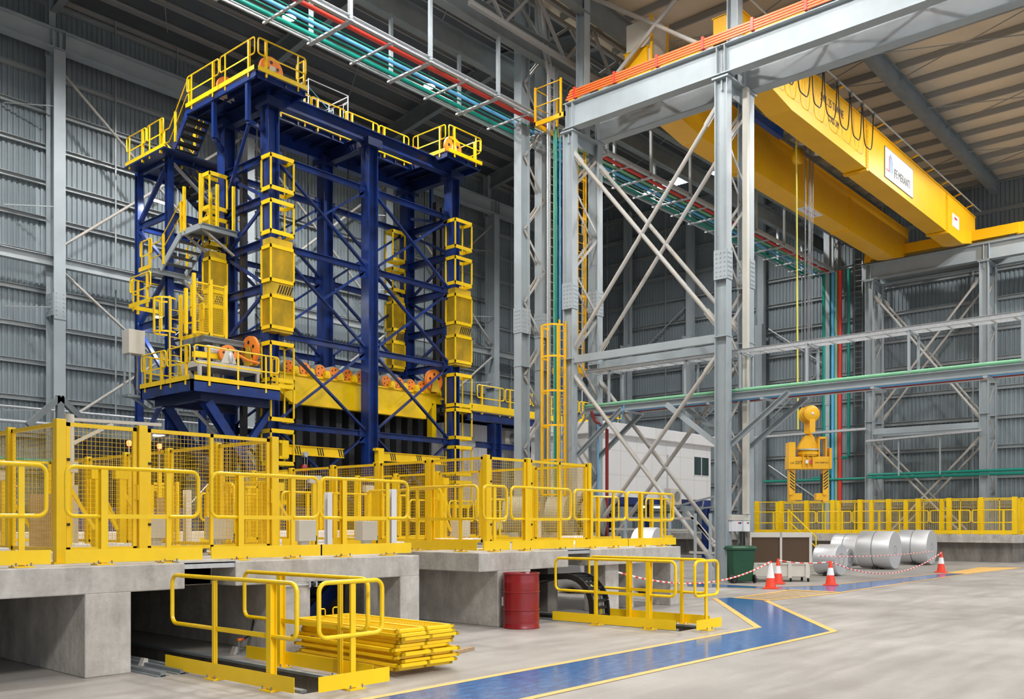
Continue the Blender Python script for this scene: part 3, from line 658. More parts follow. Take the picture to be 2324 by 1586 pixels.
# top decks: two wide ends and the walkway between
ZT = 16.72
for (a, b, c, d) in ((17.4,26.5,19.45,30.9),(26.3,26.5,28.35,30.9),(19.45,28.65,26.3,30.9)):
    MB().box((a,b,ZT-.04),(c,d,ZT)).build('deck', 'blue2', tw, True)
    MB().chan((a,b+.04,ZT-.14),(c,b+.04,ZT-.14),.08,.2,.015).chan((a,d-.04,ZT-.14),(c,d-.04,ZT-.14),.08,.2,.015).chan((a+.04,b,ZT-.14),(a+.04,d,ZT-.14),.08,.2,.015).chan((c-.04,b,ZT-.14),(c-.04,d,ZT-.14),.08,.2,.015).build('deck_edge', 'blue', tw, True)
    for i in range(int((c-a)/.8)):
        MB().bar((a+.4+i*.8,b,ZT-.14),(a+.4+i*.8,d,ZT-.14),.06,.14).build('joist', 'blue2', tw, True)
# hanging strut frames below the left top deck
for (x, y) in ((17.5,27.1),(17.5,29.2)):
    MB().bar((x,y,ZT-.2),(x,y,15.2),.14,.14).bar((x,y,15.2),(18.4,YTF+.1 if y < 28 else YTB,15.25),.14,.14).build('hanger', 'blue', tw, True)
MB().bar((17.6,27.2,15.15),(18.5,29.9,13.7),.1,.12).build('brace', 'blue', tw, True)
MB().bar((28.3,29.5,ZT-.2),(28.3,29.5,15.0),.12,.12).bar((28.3,29.5,15.0),(27.5,30,15.0),.12,.12).build('hanger', 'blue', tw, True)
# lower deck on the left with big raking struts
ZD = 6.2
for (a, b, c, d) in ((15.1,26.5,18.35,29.75),):
    MB().box((a,b,ZD-.05),(c,d,ZD)).build('deck', 'blue2', tw, True)
    MB().box((a,b,ZD-.36),(c,b+.08,ZD)).box((a,b,ZD-.36),(a+.08,d,ZD)).box((a,d-.08,ZD-.36),(c,d,ZD)).build('deck_edge', 'blue', tw, True)
    MB().ibeam((a+.5,b+.5,ZD-.45),(c,b+.5,ZD-.45),.25,.3).ibeam((a+.5,b+.3,ZD-.45),(a+.5,d,ZD-.45),.25,.3).ibeam((a+.5,d-.5,ZD-.45),(c,d-.5,ZD-.45),.25,.3).build('joist', 'blue2', tw, True)
MB().ibeam((15.9,27.0,ZD-.6),(18.4,27.3,2.6),.3,.3,.025,.02,up=(0,1,0)).build('raking_strut', 'blue', tw, True)
MB().ibeam((15.9,29.5,ZD-.6),(18.4,30.0,2.6),.3,.3,.025,.02,up=(0,1,0)).build('raking_strut', 'blue', tw, True)
MB().bar((17.3,27.1,4.1),(18.4,27.1,5.6),.2,.2,up=(0,1,0)).build('raking_strut', 'blue', tw, True)
# vertical dark guide bars and ropes
for (px, y, z0, z1, r) in ((553,29.0,3.5,15.4,.10),(990,28.9,6.2,15.6,.11),(1003,29.2,6.2,15.6,.10)):
    x = XY(px, y); MB().box((x-r,y-r,z0),(x+r,y+r,z1)).build('guide_bar', 'curtain', tw, True)
for (px, y) in ((583,28.6),(699,29.6),(790,29.5),(963,29.4)):
    x = XY(px, y); MB().tube((x,y,6.6),(x,y,16.3),.02,6).build('wire_rope', 'black', tw, True)
# flight of stairs on the left and its own frame
SX0, SX1, SY0, SY1 = 17.5, 20.2, 32.3, 34.6
st = thing('stair_tower', 'blue steel stair frame with dark treads standing left of the big tower', 'stairs', (SX0,SY0,0))
for (x, y, z) in ((SX0,SY0,15.45),(SX0,SY1,15.45),(SX1,SY0,15.3),(SX1,SY1,15.3)):
    MB().ibeam((x,y,0),(x,y,z),.24,.24,.02,.02).build('leg', 'blue', st, True)
for z in (4.4, 6.9, 9.3, 11.2, 13.2, 15.3):
    for (a, b) in (((SX0,SY0),(SX0,SY1)),((SX0,SY0),(SX1,SY0)),((SX0,SY1),(SX1,SY1))):
        MB().ibeam((a[0],a[1],z),(b[0],b[1],z),.12,.24,.015,.012).build('cross_beam', 'blue', st, True)
for k, (z0, z1) in enumerate(((13.3,15.2),(11.3,13.1),(9.4,11.1),(7.0,9.2),(4.5,6.8),(1.6,4.3))):
    a, b = (SY0,SY1) if k % 2 else (SY1,SY0)
    MB().bar((SX0,a,z0),(SX0,b,z1),.1,.16,up=(1,0,0)).build('brace', 'blue', st, True)
    MB().bar((SX0+.1 if k % 2 else SX1,SY0,z0),(SX1 if k % 2 else SX0+.1,SY0,z1),.08,.12,up=(0,1,0)).build('brace', 'steel2', st, True)
MB().box((16.9,31.6,15.32),(SX1,SY1,15.38)).build('landing', 'blue2', st, True)
def flight(par, a, b, w, n, m='blue', tm='grate', along='y', depth=.24, th=.035):
    """a, b: bottom and top corner (x,y,z) of the left stringer, treads spread by vector w"""
    a, b, w = Vector(a), Vector(b), Vector(w)
    for o in (Vector((0,0,0)), w):
        MB().bar(a+o, b+o, .05, .24, up=Z3).build('stringer', m, par, True)
    for i in range(n):
        p = a.lerp(b, (i+.7)/n); d = (b-a); d.z = 0; d.normalize(); q = d*depth
        MB().add([p,p+w,p+w+q,p+q,p+Vector((0,0,th)),p+w+Vector((0,0,th)),p+w+q+Vector((0,0,th)),p+q+Vector((0,0,th))],
                 [(0,3,2,1),(4,5,6,7),(0,1,5,4),(1,2,6,5),(2,3,7,6),(3,0,4,7)]).build('tread', tm, par, True)
flight(st, (17.5,32.2,15.3), (17.5,30.95,16.65), (.85,0,0), 6, tm='rblack', th=.09)
flight(st, (20.9,32.45,12.9), (17.75,32.45,15.25), (0,.85,0), 13, tm='rblack', th=.09)
for (x, y, z, w, a, b, c) in ((17.0,30.6,9.4,1,20.5,31.2,6.9),):
    flight(st, (a,b,c), (x+.6,b,z), (0,.9,0), 11)
flight(st, (18.0,32.6,8.9), (20.6,32.6,6.3), (0,.9,0), 11)
# grey mid-height landings
gp = thing('stair_tower', 'grey steel landing and short grey stair bolted to the left of the blue tower', 'stairs', (17,29.2,11.2))
MB().box((17.0,29.15,12.05),(18.35,30.5,12.1)).build('landing', 'dsteel', gp, True)
MB().chan((17.0,29.15,12.0),(18.4,29.15,12.0),.1,.2,.015).chan((17.0,29.15,12.0),(17.0,30.5,12.0),.1,.2,.015).build('landing_edge', 'steel', gp, True)
MB().box((16.7,32.0,10.95),(18.2,32.9,11.0)).chan((16.7,32.0,10.9),(18.2,32.0,10.9),.08,.18,.012).chan((16.7,32.0,10.9),(16.7,32.9,10.9),.08,.18,.012).build('landing', 'steel', gp, True)
flight(gp, (17.0,32.0,11.0), (17.0,30.5,12.05), (1.0,0,0), 5, 'steel')
MB().bar((17.1,29.3,11.95),(18.4,29.4,11.3),.06,.1,up=(0,1,0)).bar((17.1,30.4,11.95),(18.4,29.9,10.9),.06,.1,up=(0,1,0)).build('brace', 'steel2', gp, True)
for (px, y, t_) in ((418,30.4,1.55),(455,29.2,1.7),(478,29.6,1.3),(493,29.2,1.5),(530,29.2,1.6)):
    x = XY(px, y); MB().box((x-.045,y-.045,12.05),(x+.045,y+.045,12.1+t_)).build('guard_post', 'yellow', gp, True)
# rails on the top decks
GT = 'yellow guard rails on top of the blue tower'
def row(items, group, z, far=True, foot='side', h=1.08):
    for (a, b, lb, out) in items:
        dx, dy = b[0]-a[0], b[1]-a[1]; L = math.hypot(dx, dy)
        n = 3 if L > 2.6 else 2
        ps = [L*(.16+.68*i/(n-1)) for i in range(n)]
        guard_rail(lb, (a[0], a[1], z), math.atan2(dy, dx), L, ps, group, foot, far=far, out=out, h=h, pr=.026)
row([((17.4,26.55),(17.4,28.65),'yellow guard rail on the left top deck, near half of its long side',1),
     ((17.4,28.75),(17.4,30.85),'yellow guard rail on the left top deck, far half above the stairs',1),
     ((17.5,26.5),(19.4,26.5),'yellow guard rail at the front of the left top deck by the orange pulley',-1),
     ((19.45,26.55),(19.45,27.1),'short yellow guard rail returning at the right of the left top deck',-1),
     ((26.3,26.6),(26.3,28.5),'yellow guard rail on the left side of the right top deck',1),
     ((26.4,26.5),(28.3,26.5),'yellow guard rail at the front of the right top deck',-1),
     ((28.35,26.6),(28.35,28.6),'yellow guard rail on the right side of the right top deck',-1),
     ((28.35,28.7),(28.35,30.8),'yellow guard rail on the far right side of the right top deck',-1)], GT, ZT)
for i in range(4):
    a = 19.6+i*1.66
    row([((a,28.65),(a+1.6,28.65),'yellow guard rail behind the long blue top beam, %s from the left' % ORD[i],-1),
         ((a,30.85),(a+1.6,30.85),'yellow guard rail at the back of the top walkway, %s from the left' % ORD[i],1)], GT, ZT)
GL = 'yellow guard rails on the landings of the blue tower'
row([((16.95,31.7),(16.95,32.9),'yellow guard rail on the highest stair landing, front part',1),((16.95,33.0),(16.95,34.5),'yellow guard rail on the highest stair landing, rear part',1)], GL, 15.38)
row([((16.68,32.05),(16.68,32.9),'yellow guard rail on the small grey landing left of the stairs',1)], GL, 11.0)
row([((16.4,33.0),(17.9,33.0),'yellow guard rail behind the small grey landing',-1),((16.3,31.4),(16.3,32.9),'yellow guard rail hanging left of the stair frame',1)], GL, 9.6)
def stair_rail(label, pts, posts, group):
    t = thing('stair_rail', label, 'handrail', pts[0], 0, group)
    P = [Vector(p) for p in pts]
    MB().path([p+Vector((0,0,1.0)) for p in P], .024, 6).build('handrail', 'yrail', t, True)
    MB().path([p+Vector((0,0,.5)) for p in P], .02, 6).build('knee_rail', 'yellow', t, True)
    for s in posts:
        f = s*(len(P)-1); i = min(int(f), len(P)-2); q = P[i].lerp(P[i+1], f-i)
        MB().box((q.x-.035,q.y-.035,q.z-.1),(q.x+.035,q.y+.035,q.z+1.0)).build('post', 'yellow', t, True)
stair_rail('yellow stair handrail climbing to the left top deck', [(17.45,32.6,15.38),(17.45,32.2,15.38),(17.45,30.95,16.72),(17.45,30.7,16.72)], (0,.45,.9), 'stair handrails of the tower')
stair_rail('yellow stair handrail on the far side of the highest flight', [(18.4,32.2,15.38),(18.4,30.95,16.72)], (.1,.9), 'stair handrails of the tower')
stair_rail('yellow stair handrail descending right from the highest landing', [(17.9,32.4,15.3),(20.9,32.4,12.9)], (.05,.35,.65,.95), 'stair handrails of the tower')
stair_rail('yellow stair handrail descending behind the highest long flight', [(17.9,33.35,15.3),(20.9,33.35,12.9)], (.05,.35,.65,.95), 'stair handrails of the tower')
stair_rail('yellow stair handrail of the short grey stair', [(16.95,32.7,11.0),(16.95,32.0,11.0),(16.95,30.5,12.1),(16.95,30.2,12.1)], (0,.4,.7,1), 'stair handrails of the tower')
stair_rail('yellow stair handrail on the right of the short grey stair', [(18.05,32.0,11.0),(18.05,30.5,12.1)], (0,1), 'stair handrails of the tower')
stair_rail('yellow stair handrail of the middle flight below the grey stair', [(17.6,31.15,9.5),(20.4,31.15,6.9)], (.05,.5,.95), 'stair handrails of the tower')
stair_rail('yellow stair handrail seen behind the large orange sheave', [(19.2,32.4,8.6),(21.6,32.4,6.2)], (.05,.5,.95), 'stair handrails of the tower')
# rails on the lower left deck
GD = 'yellow guard rails on the lower left deck of the tower'
row([((15.1,26.6),(15.1,28.0),'yellow guard rail on the left side of the lower deck, near one',1),((15.1,28.1),(15.1,29.7),'yellow guard rail on the left side of the lower deck, far one',1),
     ((15.2,26.5),(18.3,26.5),'long yellow guard rail at the front of the lower deck',-1),((15.2,29.75),(16.7,29.75),'yellow guard rail at the back left of the lower deck',1),
     ((16.9,29.75),(18.2,29.75),'yellow guard rail at the back right of the lower deck',1),((18.35,26.6),(18.35,27.0),'stub of yellow guard rail by the front column',-1)], GD, ZD)
# orange sheaves on the top decks
def sheave(label, c, r, ax=(0,1,0), group='orange rope sheaves', w=.11, stand=True):
    t = thing('rope_sheave', label, 'pulley', (c[0],c[1],c[2]-r), 0, group); a = Vector(ax).normalized()
    cc = Vector(c)
    MB().lathe(cc-a*w/2, a, [(r*.28,0),(r*.8,.0),(r*.84,.0),(r,0),(r*1.0,w*.2),(r*.92,w*.5),(r,w*.8),(r,w),(r*.82,w),(r*.78,w*.75),(r*.3,w*.75),(r*.28,0)], 28).build('sheave', 'orange', t, True)
    e1 = a.cross(Z3).normalized(); m = MB()
    for k in range(5):
        an = 2*PI*k/5+.4; q = cc+e1*(r*.56*math.cos(an))+Z3*(r*.56*math.sin(an)); m.lathe(q-a*(w*.56), a, [(r*.13,0),(r*.13,w*1.0)], 12)
    m.build('hole_pattern', 'black', t, True)
    MB().lathe(cc-a*w*.9, a, [(r*.22,0),(r*.22,w*1.8)], 16).build('hub', 'beige', t, True)
    if stand:
        for s in (-1, 1):
            q = cc+a*(s*w*.95); MB().prism([q+e1*.26-Z3*r*1.05,q-e1*.26-Z3*r*1.05,q-e1*.1+Z3*.12,q+e1*.1+Z3*.12], a, .025).build('bracket', 'beige' if stand is True else stand, t, True)
    return t
for (px, y, z, r, lb) in ((615,27.4,17.38,.46,'orange pulley with round holes on the left top deck corner'),(514,28.9,16.95,.38,'orange pulley mostly hidden behind the toe board of the left top deck'),
     (690,29.2,17.2,.42,'orange pulley behind the left end of the top beam'),(776,29.2,17.25,.38,'orange pulley in the middle below the top beam'),
     (940,28.95,17.2,.46,'orange pulley beside a cream bracket near the right top deck'),(1027,27.4,17.42,.48,'orange pulley with round holes on the right top deck')):
    sheave(lb, (XY(px,y), y, z), r)
sheave('large orange sheave with a black rim at the left column above the lower deck', (XY(568,27.6),27.6,7.6), .50, (1,0,0), stand='ydirty')
sheave('smaller orange sheave over the machine on the lower deck', (XY(517,27.3),27.3,7.3), .30, (.2,1,0))
# scaffold on the top
sc = thing('scaffold', 'light tubular scaffold standing on the tower top walkway', 'scaffold', (21.3,29.2,ZT))
s0, s1, r0, r1 = 21.35, 23.25, 29.0, 30.2
def sframe(x, y0, y1, za, zb, m):
    for y in (y0, y1): m.tube((x,y,za),(x,y,zb),.024,6)
    m.tube((x,y0,zb-.05),(x,y1,zb-.05),.02,6)
    for (y, s) in ((y0,1),(y1,-1)):
        m.tube((x,y+s*.28,za+.5),(x,y+s*.28,zb-.25),.014,6).tube((x,y,zb-.25),(x,y+s*.28,zb-.25),.014,6).tube((x,y,za+.4),(x,y+s*.28,za+.5),.014,6)
        for k in range(4): m.tube((x,y,za+.7+k*.3),(x,y+s*.28,za+.7+k*.3),.012,6)
for x in (s0, s1):
    m = MB(); sframe(x, r0, r1, ZT, ZT+1.9, m); m.build('end_frame', 'galv', sc, True)
for y in (r0, r1):
    MB().tube((s0,y,ZT+.5),(s1,y,ZT+1.6),.012,6).build('cross_tube', 'galv', sc, True)
    MB().tube((s1,y,ZT+.5),(s0,y,ZT+1.6),.012,6).build('cross_tube', 'lblue', sc, True)
for y in (r0, r1): MB().tube((s0,y,ZT+1.9),(s1,y,ZT+1.9),.02,6).build('ledger', 'galv', sc, True)
MB().box((s0-.1,r0,ZT+.28),(s1+.1,r1,ZT+.33)).build('plank', 'galv', sc, True)
# guide cages and counterweights
def cage(label, x0, x1, y0, y1, z0, z1, group, w=.05):
    t = thing('guide_cage', label, 'cage', (x0, y0, z0), 0, group); m = MB()
    for z in (z0, z1):
        MB().box((x0,y0,z-.07),(x1,y0+w*.5,z+.07)).box((x0,y1-w*.5,z-.07),(x1,y1,z+.07)).box((x0,y0,z-.07),(x0+w*.5,y1,z+.07)).box((x1-w*.5,y0,z-.07),(x1,y1,z+.07)).build('band', 'yellow', t, True)
    for (x, y) in ((x0,y0),(x1-w,y0),(x0,y1-w),(x1-w,y1-w)): MB().box((x,y,z0),(x+w,y+w,z1)).build('upright', 'yellow', t, True)
def cw(label, x0, x1, y0, y1, group, z0=8.25, z1=11.45):
    t = thing('counterweight', label, 'counterweight', (x0,y0,z0), 0, group); d = .05
    MB().box((x0+d,y0+d,z0),(x1-d,y1-d,z1)).build('block', 'ydirty', t, True)
    for (n_, zb_) in ((36, 8.42), (39, 10.02)):
        m = MB()
        for k in range(n_): m.box((x0+d-.012,y0+d-.012,zb_+k*.0285),(x1-d+.012,y1-d,zb_+.012+k*.0285))
        m.build('louvre', 'ydirty', t, True)
    for (a, b) in ((8.4,9.45),(10.0,11.15)):
        m = MB(); w = .05
        for z in (a, b): m.box((x0,y0,z-.06),(x1,y0+.04,z+.06)).box((x0,y0,z-.06),(x0+.04,y1,z+.06)).box((x1-.04,y0,z-.06),(x1,y1,z+.06)).box((x0,y1-.04,z-.06),(x1,y1,z+.06))
        for (x, y) in ((x0,y0),(x1-w,y0),(x0,y1-w),(x1-w,y1-w)): m.box((x,y,a),(x+w,y+w,b))
        m.build('frame', 'yellow', t, True)
    m = MB(); n = 6; W = (x1-x0)*.62; xs_ = x0+(x1-x0)*.28
    for k in range(n):
        a = xs_+k*W/n; m.prism([(a,y0+d-.004,9.57),(a+.055,y0+d-.004,9.57),(a+.055+.12,y0+d-.004,9.88),(a+.12,y0+d-.004,9.88)], (0,-1,0), .004)
    m.build('stripe_pattern', 'black', t, True)
    MB().path([(x0+.5+.07*math.cos(a*.5), y0+.2, z1+.05+.07*math.sin(a*.5)) for a in range(7)], .015, 6).build('lifting_eye', 'yellow', t, True)
GC = 'yellow guide cages around the tower columns'
for (x0, x1, y0, y1, col) in ((18.22,19.2,26.85,27.45,'front left column'),(27.12,28.15,26.85,27.45,'front right column')):
    cw('yellow louvred counterweight with black stripes on the %s' % col, x0, x1, y0, y1, 'yellow counterweights of the tower')
    for k, (a, b) in enumerate(((13.15,14.25),(11.65,12.7),(6.6,7.85),(5.25,6.4),(3.75,4.85),(2.4,3.4))):
        cage('open yellow guide cage on the %s, %s from the top' % (col, ORD[k]), x0, x1, y0, y1, a, b, GC)
for (px, y, col) in ((495,29.8,'back left column'),(905,29.8,'back right column')):
    x0 = XY(px, y)-.35
    cw('grimy yellow counterweight at the %s' % col, x0, x0+.75, y, y+.5, 'yellow counterweights of the tower')
    for k, (a, b) in enumerate(((13.0,14.2),(11.7,12.6))): cage('open yellow guide cage at the %s, %s one' % (col, ['upper','lower'][k]), x0, x0+.75, y, y+.5, a, b, GC)
# roller carriage across the tower
rc = thing('roller_carriage', 'broad yellow carriage beam carrying a row of orange-ended rollers inside the tower', 'conveyor', (18.9,28,6.05))
MB().prism([(18.9,28,7.1),(27.9,28,7.1),(27.9,28,6.72),(27.0,28,6.72),(26.5,28,6.05),(19.9,28,6.05),(18.9,28,6.75)], (0,1,0), .12).build('side_plate', 'ydirty' if False else 'yellow', rc, True)
MB().prism([(18.9,29.5,7.1),(27.9,29.5,7.1),(27.9,29.5,6.72),(27.0,29.5,6.72),(26.5,29.5,6.05),(19.9,29.5,6.05),(18.9,29.5,6.75)], (0,1,0), .12).build('side_plate', 'yellow', rc, True)
MB().box((18.9,27.93,7.06),(27.9,28.2,7.12)).box((19.9,27.93,6.02),(26.5,28.2,6.08)).build('flange', 'yellow', rc, True)
MB().box((26.9,28,5.3),(27.15,28.3,6.72)).build('drop_leg', 'yellow', rc, True)
for i, px in enumerate((655,691,727,758,789,819,876,905,932,957,982)):
    x = XY(px, 28.0); t = thing('roller', 'grey rubber roller with orange end disc on the carriage, %s from the left' % ORD[i], 'roller', (x,28.0,7.1), 0, 'rollers on the carriage')
    zc = 7.34
    MB().lathe((x,28.0,zc), (0,1,0), [(.26,0),(.27,.03),(.27,1.45),(.26,1.5)], 24).build('rubber_sleeve', 'rubgrey', t, True)
    m = MB().lathe((x,27.97,zc), (0,1,0), [(.0,-.01),(.23,-.01),(.24,.03),(.24,.04)], 24).build('end_disc', 'orange', t, True)
    h = MB()
    for k in range(5): an = 2*PI*k/5; h.lathe((x+.14*math.cos(an),27.955,zc+.14*math.sin(an)), (0,1,0), [(.03,0),(.03,.02)], 8)
    h.build('hole_pattern', 'black', m, True)
    MB().box((x+.08,27.82,7.1),(x+.34,27.98,7.22)).lathe((x+.2,27.8,7.26), (0,1,0), [(.11,0),(.11,.18)], 14).build('bearing_block', 'yellow', t, True)
sheave('big orange sheave on the right end of the carriage', (XY(978,27.9),27.75,7.62), .46, w=.14, stand='ydirty')
# black curtain under the carriage
cu = corr(18.9, 27.9, .62, .30, .2, 6.2).build('strip_curtain', 'curtain'); cu.location = (0, 28.75, 0)
tag(cu, 'black strip curtain hanging in deep folds inside the tower base', 'curtain')
cu = corr(13.6, 18.0, .5, .12, .2, 4.6).build('strip_curtain', 'curtain'); cu.location = (0, 31.3, 0)
tag(cu, 'black strip curtain behind the raking blue struts left of the tower', 'curtain')
tag(MB().lathe((16.9,30.3,4.1), (0,1,0), [(0,0),(.75,0),(.75,1.2),(0,1.2)], 24).build('cable_drum','black'), 'black cylinder under the lower deck of the tower', 'drum')
# jib cranes with striped booms
def jib(label, pa, pb, y, z):
    xa, xb = XY(pa, y), XY(pb, y); t = thing('jib_crane', label, 'crane', (xa,y,z), 0, 'striped jib cranes at the tower foot')
    MB().ibeam((xa,y,z),(xb,y,z),.14,.34,.02,.015).build('boom', 'yellow', t, True)
    MB().box((xa-.25,y-.12,z-.3),(xa+.02,y+.12,z+.3)).box((xa-.35,y-.1,z+.2),(xa,y+.1,z+.3)).box((xa-.35,y-.1,z-.34),(xa,y+.1,z-.24)).build('pivot', 'yellow', t, True)
    m = MB()
    for f in (.12, .52, .9):
        for k in range(3):
            x = xa+(xb-xa)*f+k*.1; m.prism([(x,y-.012,z+.14),(x+.045,y-.012,z+.14),(x+.12,y-.012,z-.14),(x+.075,y-.012,z-.14)], (0,-1,0), .005)
    m.build('stripe_pattern', 'black', t, True)
jib('yellow jib boom with black stripes left of the middle tower column', 650, 779, 27.0, 4.25)
jib('yellow jib boom with black stripes right of the middle tower column', 866, 1012, 27.0, 4.25)
xh = XY(694, 26.95)
t = thing('chain_hoist', 'small red chain hoist hanging from the left striped jib', 'hoist', (xh,26.95,3.4))
MB().lathe((xh-.05,26.85,4.12),(0,1,0),[(.1,0),(.1,.2)],14).build('trolley', 'galv', t, True)
MB().lathe((xh-.08,26.85,3.62),(0,1,0),[(.0,0),(.15,.02),(.15,.16),(0,.18)],16).build('hoist_body', 'red', t, True)
MB().tube((xh-.05,26.95,4.1),(xh-.05,26.95,3.7),.012,6).tube((xh+.06,26.95,4.1),(xh+.06,26.95,3.1),.01,6).tube((xh-.0,26.95,3.6),(xh,26.95,2.9),.01,6).build('chain', 'galv', t, True)
# lower deck equipment
t = thing('machine_table', 'cream machine frame with an orange clamp arm on the lower deck', 'machine', (15.9,27.2,ZD))
MB().box((15.7,27.1,ZD+.55),(18.0,28.2,ZD+.75)).build('table_top', 'beige', t, True)
for (x, y) in ((15.75,27.15),(17.9,27.15),(15.75,28.1),(17.9,28.1)): MB().box((x-.05,y-.05,ZD),(x+.05,y+.05,ZD+.55)).build('leg', 'beige', t, True)
MB().bar((15.8,27.6,ZD+1.0),(17.2,27.6,ZD+1.05),.2,.18).build('beam', 'yellow', t, True)
MB().lathe((16.2,27.5,ZD+1.22),(1,.1,0),[(.12,0),(.13,.1),(.13,.9),(.1,1)],14).build('roller', 'alu', t, True)
MB().path([(17.2,27.2,ZD+1.1),(17.5,27.1,ZD+.95),(17.9,27.05,ZD+.9)], .05, 8).build('clamp_arm', 'orange', t, True)
MB().lathe((16.9,27.2,ZD+.8),(0,0,1),[(.05,0),(.09,.1),(.06,.3),(.02,.35)],10).build('valve', 'galv', t, True)
t = thing('caged_ladder', 'yellow ladder with a round cage rising from the lower deck', 'ladder', (XY(398,28.6),28.6,ZD))
xl = XY(398, 28.6)
def ladder_parts(t, xc, y, z0, z1, w=.4, ax='x', mt='yellow', r=.022, step=.3):
    d = Vector((w/2,0,0)) if ax == 'x' else Vector((0,w/2,0)); c = Vector((xc,y,0))
    for s in (-1, 1): MB().bar(c+d*s+Z3*z0, c+d*s+Z3*z1, .05, .03, up=(0,1,0)).build('stile', mt, t, True)
    for k in range(int((z1-z0)/step)): MB().tube(c-d+Z3*(z0+.15+k*step), c+d+Z3*(z0+.15+k*step), .013, 6).build('rung', mt, t, True)
def hoop(t, xc, y, zs, r=.36, dirv=(0,-1), mt='yellow', verts=5, z0=None, z1=None):
    a0 = math.atan2(dirv[1], dirv[0]); cx_, cy_ = xc+dirv[0]*r*.75, y+dirv[1]*r*.75
    P = lambda a: (cx_+r*math.cos(a0+a), cy_+r*math.sin(a0+a))
    for z in zs:
        m = MB(); pts = [P(-2.3+4.6*i/14) for i in range(15)]
        for i in range(14): m.bar((*pts[i],z), (*pts[i+1],z), .012, .06)
        m.build('hoop', mt, t, True)
    for k in range(verts):
        q = P(-1.6+3.2*k/(verts-1)); MB().box((q[0]-.02,q[1]-.02,min(zs)),(q[0]+.02,q[1]+.02,max(zs))).build('cage_strap', mt, t, True)
ladder_parts(t, xl, 28.6, ZD, 9.2); hoop(t, xl-.1, 28.6, (7.95,9.05), .36, (-1,0))
# small upper deck with mesh doors over the lower one
t = thing('work_deck', 'grey deck with yellow posts and mesh doors above the lower blue deck', 'platform', (16.4,27.9,7.9))
MB().box((16.35,27.9,7.85),(18.1,29.4,7.95)).chan((16.35,27.9,7.82),(18.1,27.9,7.82),.08,.18,.012).chan((16.35,27.9,7.82),(16.35,29.4,7.82),.08,.18,.012).build('deck', 'dsteel', t, True)
for (px, y, h) in ((410,29.2,1.5),(422,28.2,1.5),(440,28.0,2.0),(478,28.0,1.9),(512,28.0,1.8)):
    x = XY(px, y); MB().box((x-.05,y-.05,7.95),(x+.05,y+.05,7.95+h)).build('post', 'yellow', t, True)
for (a, b) in ((441,476),(479,511)):
    xa, xb = XY(a, 28.0), XY(b, 28.0); m = MB()
    m.box((xa,27.97,8.0),(xa+.05,28.03,9.7)).box((xb-.05,27.97,8.0),(xb,28.03,9.7)).box((xa,27.97,9.65),(xb,28.03,9.7)).box((xa,27.97,8.0),(xb,28.03,8.05))
    m.build('door_frame', 'yellow', t, True); m = MB()
    for k in range(10): x = xa+(xb-xa)*(k+.5)/10; m.box((x-.004,27.99,8.0),(x+.004,28.0,9.7))
    for k in range(20): m.box((xa,27.99,8.05+k*.082),(xb,28.0,8.058+k*.082))
    m.build('wire_mesh', 'yellow', t, True)
MB().box((16.9,28.1,ZD),(17.05,28.3,7.85)).build('leg', 'beige', t, True)
row([((16.4,28.0),(16.4,29.3),'yellow guard rail on the small grey deck above the lower deck',1)], GL, 7.95)
# control box on a stand at the left corner
t = thing('control_cabinet', 'beige control box on a steel stand at the far left corner of the tower deck', 'cabinet', (14.6,30.3,ZD-.4))
cx_, cy_ = XY(303, 30.0), 30.0
MB().box((cx_-.28,cy_-.25,7.35),(cx_+.28,cy_+.25,8.15)).build('box', 'beige', t, True, bevel=.01)
for dx in (-.22,.22):
    for dy in (-.18,.18): MB().bar((cx_+dx,cy_+dy,6.0),(cx_+dx,cy_+dy,7.35),.05,.05).build('leg', 'steel', t, True)
MB().bar((cx_-.22,cy_,6.0),(cx_+.5,cy_,5.6),.06,.06).bar((cx_+.1,cy_,6.2),(cx_+.7,cy_,5.7),.06,.06).box((cx_-.3,cy_-.2,5.9),(cx_+.9,cy_+.2,5.98)).build('bracket', 'dsteel', t, True)
MB().path([(cx_-.05,cy_-.2,7.3),(cx_-.02,cy_-.22,6.8),(cx_-.1,cy_-.22,6.4),(cx_,cy_-.2,6.0)], .02, 6).build('cable', 'black', t, True)
# light fittings on the tower
for i, (px, py, y, lb) in enumerate(((362,457,34.0,'by the stair frame below the highest landing'),(575,629,30.5,'behind the left column guide cage'),(372,722,33.5,'glowing through the round ladder cage'),(368,989,33.0,'low behind the left fenced bay'),(392,985,33.4,'low behind the left fenced bay, right of another'))):
    x = XY(px, y); z = ZP(py, x, y); t = thing('strip_light', 'glowing white strip light '+lb, 'lamp', (x,y,z), 0, 'strip lights on the tower')
    MB().bar((x-.35,y,z+.05),(x+.35,y+.1,z+.07),.14,.06).build('housing', 'beige', t, True)
    MB().bar((x-.33,y-.0,z),(x+.33,y+.1,z+.02),.11,.06).build('tube', 'tube', t, True)
    MB().tube((x,y,z+.1),(x,y+.05,z+1.2),.012,6).build('rod', 'steel', t, True)
    d = bpy.data.lights.new('strip_glow', 'AREA'); d.shape = 'RECTANGLE'; d.size = .6; d.size_y = .12; d.energy = 45; d.color = (.9,.95,1)
    o = bpy.data.objects.new('strip_glow', d); COL.objects.link(o); o.location = (0,0,-.05); o.parent = t
